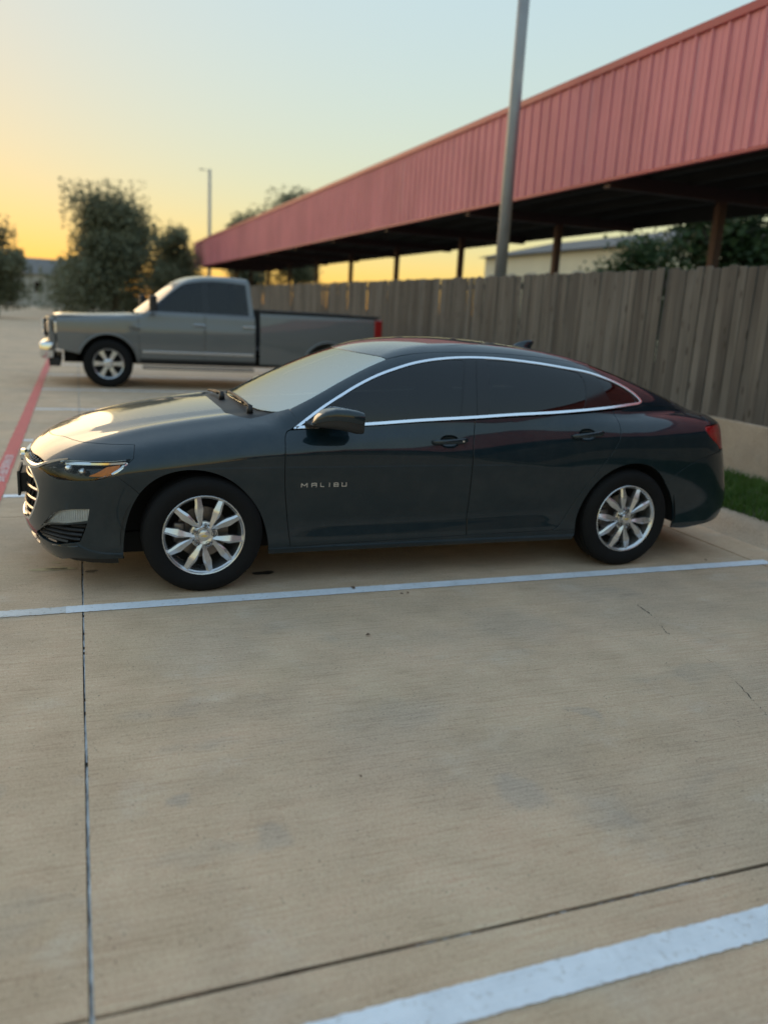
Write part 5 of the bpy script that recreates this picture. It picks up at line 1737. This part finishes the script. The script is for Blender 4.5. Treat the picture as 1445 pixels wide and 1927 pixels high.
# cab back wall, bed floor, tailgate
bm = bmesh.new(); add_box(bm, (2.40, -.72, .6), (2.44, .72, 1.80), .01); bm_obj('cab_rear_wall', bm, 'truck', trk)
bm = bmesh.new(); add_box(bm, (2.45, -.5, 1.33), (2.455, .5, 1.72)); bm_obj('rear_window', bm, 'gloss_black', trk)
box('bed_floor', (2.57, -.93, .62), (4.76, .93, .70), 'inner', trk)
box('tailgate', (4.765, -.80, .62), (4.825, .80, 1.36), 'truck', trk, .012)
for s in (-1, 1):
    box('bed_rail', (2.57, min(s * .985, s * .86), 1.375), (4.80, max(s * .985, s * .86), 1.405), 'blackplastic', trk, .01)
    box('bed_inner_wall', (2.60, min(s * .87, s * .90), .70), (4.76, max(s * .87, s * .90), 1.374), 'blackplastic', trk)
    tl = box('tail_light', (4.70, min(s * .84, s * 1.004), .98), (4.845, max(s * .84, s * 1.004), 1.34), 'redlens', trk, .012)
    box('running_board', (.55, min(s * .96, s * 1.10), .335), (2.45, max(s * .96, s * 1.10), .395), 'blackplastic', trk, .018)
    box('running_board_trim', (.55, min(s * 1.10, s * 1.108), .36), (2.45, max(s * 1.10, s * 1.108), .385), 'chrome', trk)
    box('door_moulding', (.56, min(s * .995, s * 1.012), .60), (2.45, max(s * .995, s * 1.012), .64), 'satin', trk, .004)
    # front lamp
    bm = bmesh.new(); add_box(bm, (-.985, min(s * .62, s * .93), .86), (-.80, max(s * .62, s * .93), 1.07), .03, 2)
    for v in bm.verts: v.co.x += .10 * (abs(v.co.y) / .95) ** 3
    hl = bm_obj('headlight', bm, 'reflector', trk)
    # mirror
    mr = empty('side_mirror', (0, 0, 0), parent=trk)
    box('mirror_housing', (.66, min(s * 1.06, s * 1.27), 1.30), (.78, max(s * 1.06, s * 1.27), 1.56), 'blackplastic', mr, .03, 3)
    box('mirror_arm', (.68, min(s * .93, s * 1.07), 1.36), (.74, max(s * .93, s * 1.07), 1.40), 'blackplastic', mr, .01)
    for cx in (0, 3.82):
        vs, fs = [], []
        for i in range(17):
            t = math.pi * i / 16
            for yy in (.99, .55):
                vs.append((cx + .50 * math.cos(t), s * yy, .42 + .50 * math.sin(t)))
        vs.append((cx, s * .55, .42))
        for i in range(16):
            fs.append((2 * i, 2 * i + 1, 2 * i + 3, 2 * i + 2)); fs.append((2 * i + 1, 34, 2 * i + 3))
        mesh_obj('wheel_liner', vs, fs, 'inner', trk, True)
    # wheel-arch lips
    for cx, a0, a1 in ((0, 164, 4), (3.82, 10, 170)):
        pts = [Vector((cx + .478 * math.cos(math.radians(a)), s * 1.004, .42 + .478 * math.sin(math.radians(a)))) for a in np.linspace(a0, a1, 20)]
        tube('arch_lip', pts, .022, 'truck', trk, 6)
gr = box('grille', (-1.00, -.60, .80), (-.93, .60, 1.10), 'gloss_black', trk, .02)
for z in (.86, .95, 1.04):
    box('grille_bar', (-1.03, -.58, z - .02), (-.99, .58, z + .02), 'chrome', gr, .008)
box('front_bumper', (-1.06, -.96, .46), (-.84, .96, .72), 'chrome', trk, .04, 3, True)
box('front_valance', (-.93, -.90, .33), (-.75, .90, .47), 'blackplastic', trk, .02)
box('front_panel', (-.92, -.93, .60), (-.80, .93, 1.12), 'truck', trk, .03)
box('rear_bumper', (4.80, -.95, .50), (5.0, .95, .66), 'chrome', trk, .03, 3, True)
bm = bmesh.new(); add_box(bm, (-.7, -.55, .38), (4.7, .55, .56)); add_box(bm, (.5, -.9, .50), (2.45, .9, .56)); bm_obj('chassis', bm, 'inner', trk)
bm = bmesh.new(); add_box(bm, (-.6, -.5, .56), (.45, .5, 1.05)); bm_obj('engine_block', bm, 'inner', trk)
for y in (-.4, .4):
    box('seat', (1.15, y - .28, .75), (1.65, y + .28, .95), 'fabric', trk, .05)
    bm = bmesh.new(); add_box(bm, (1.58, y - .28, .95), (1.72, y + .28, 1.62), .05); bm_obj('seat_back', bm, 'fabric', trk)
box('dashboard', (.48, -.80, .95), (.85, .80, 1.24), 'blackplastic', trk, .05)

def truck_wheel():
    w = empty('wheel', (0, 0, 0), parent=trk)
    lathe_y('tyre', [(.02, .235), (-.01, .250), (-.02, .29), (-.022, .34), (-.01, .375), (.01, .392), (.02, .40), (.06, .405), (.062, .395), (.075, .395), (.077, .405), (.14, .406), (.142, .395), (.155, .395), (.157, .405), (.22, .402), (.24, .385), (.26, .33), (.25, .26), (.23, .235)], 'tyre', w, 48)
    lathe_y('rim', [(.01, .247), (-.006, .246), (.0, .235), (.02, .225), (.10, .215), (.2, .215)], 'alloy', w, 48)
    lathe_y('wheel_back', [(.09, 0), (.09, .22)], 'inner', w, 32)
    for k in range(6):
        a0 = math.radians(60 * k)
        vs = []
        for r, hw, y in ((.05, .034, .01), (.14, .030, .006), (.225, .044, .008)):
            c = (math.cos(a0) * r, math.sin(a0) * r); t = (-math.sin(a0), math.cos(a0))
            vs += [(c[0] + t[0] * hw, y, c[1] + t[1] * hw), (c[0] - t[0] * hw, y, c[1] - t[1] * hw), (c[0] + t[0] * hw, y + .05, c[1] + t[1] * hw), (c[0] - t[0] * hw, y + .05, c[1] - t[1] * hw)]
        fs = []
        for i in range(2):
            b = 4 * i
            fs += [(b, b + 1, b + 5, b + 4), (b + 2, b, b + 4, b + 6), (b + 1, b + 3, b + 7, b + 5)]
        mesh_obj('spoke', vs, fs, 'alloy', w)
    lathe_y('hub', [(-.012, 0), (-.010, .05), (.01, .075), (.03, .08)], 'alloy', w, 24)
    return w
tw = truck_wheel()
tw.location = (0, -.985, .40)
for x, s in ((3.82, -1), (0, 1), (3.82, 1)):
    c = copy_tree(tw, trk); c.location = (x, s * .985, .40)
    c.rotation_euler = (0, 0, 0 if s < 0 else math.pi)
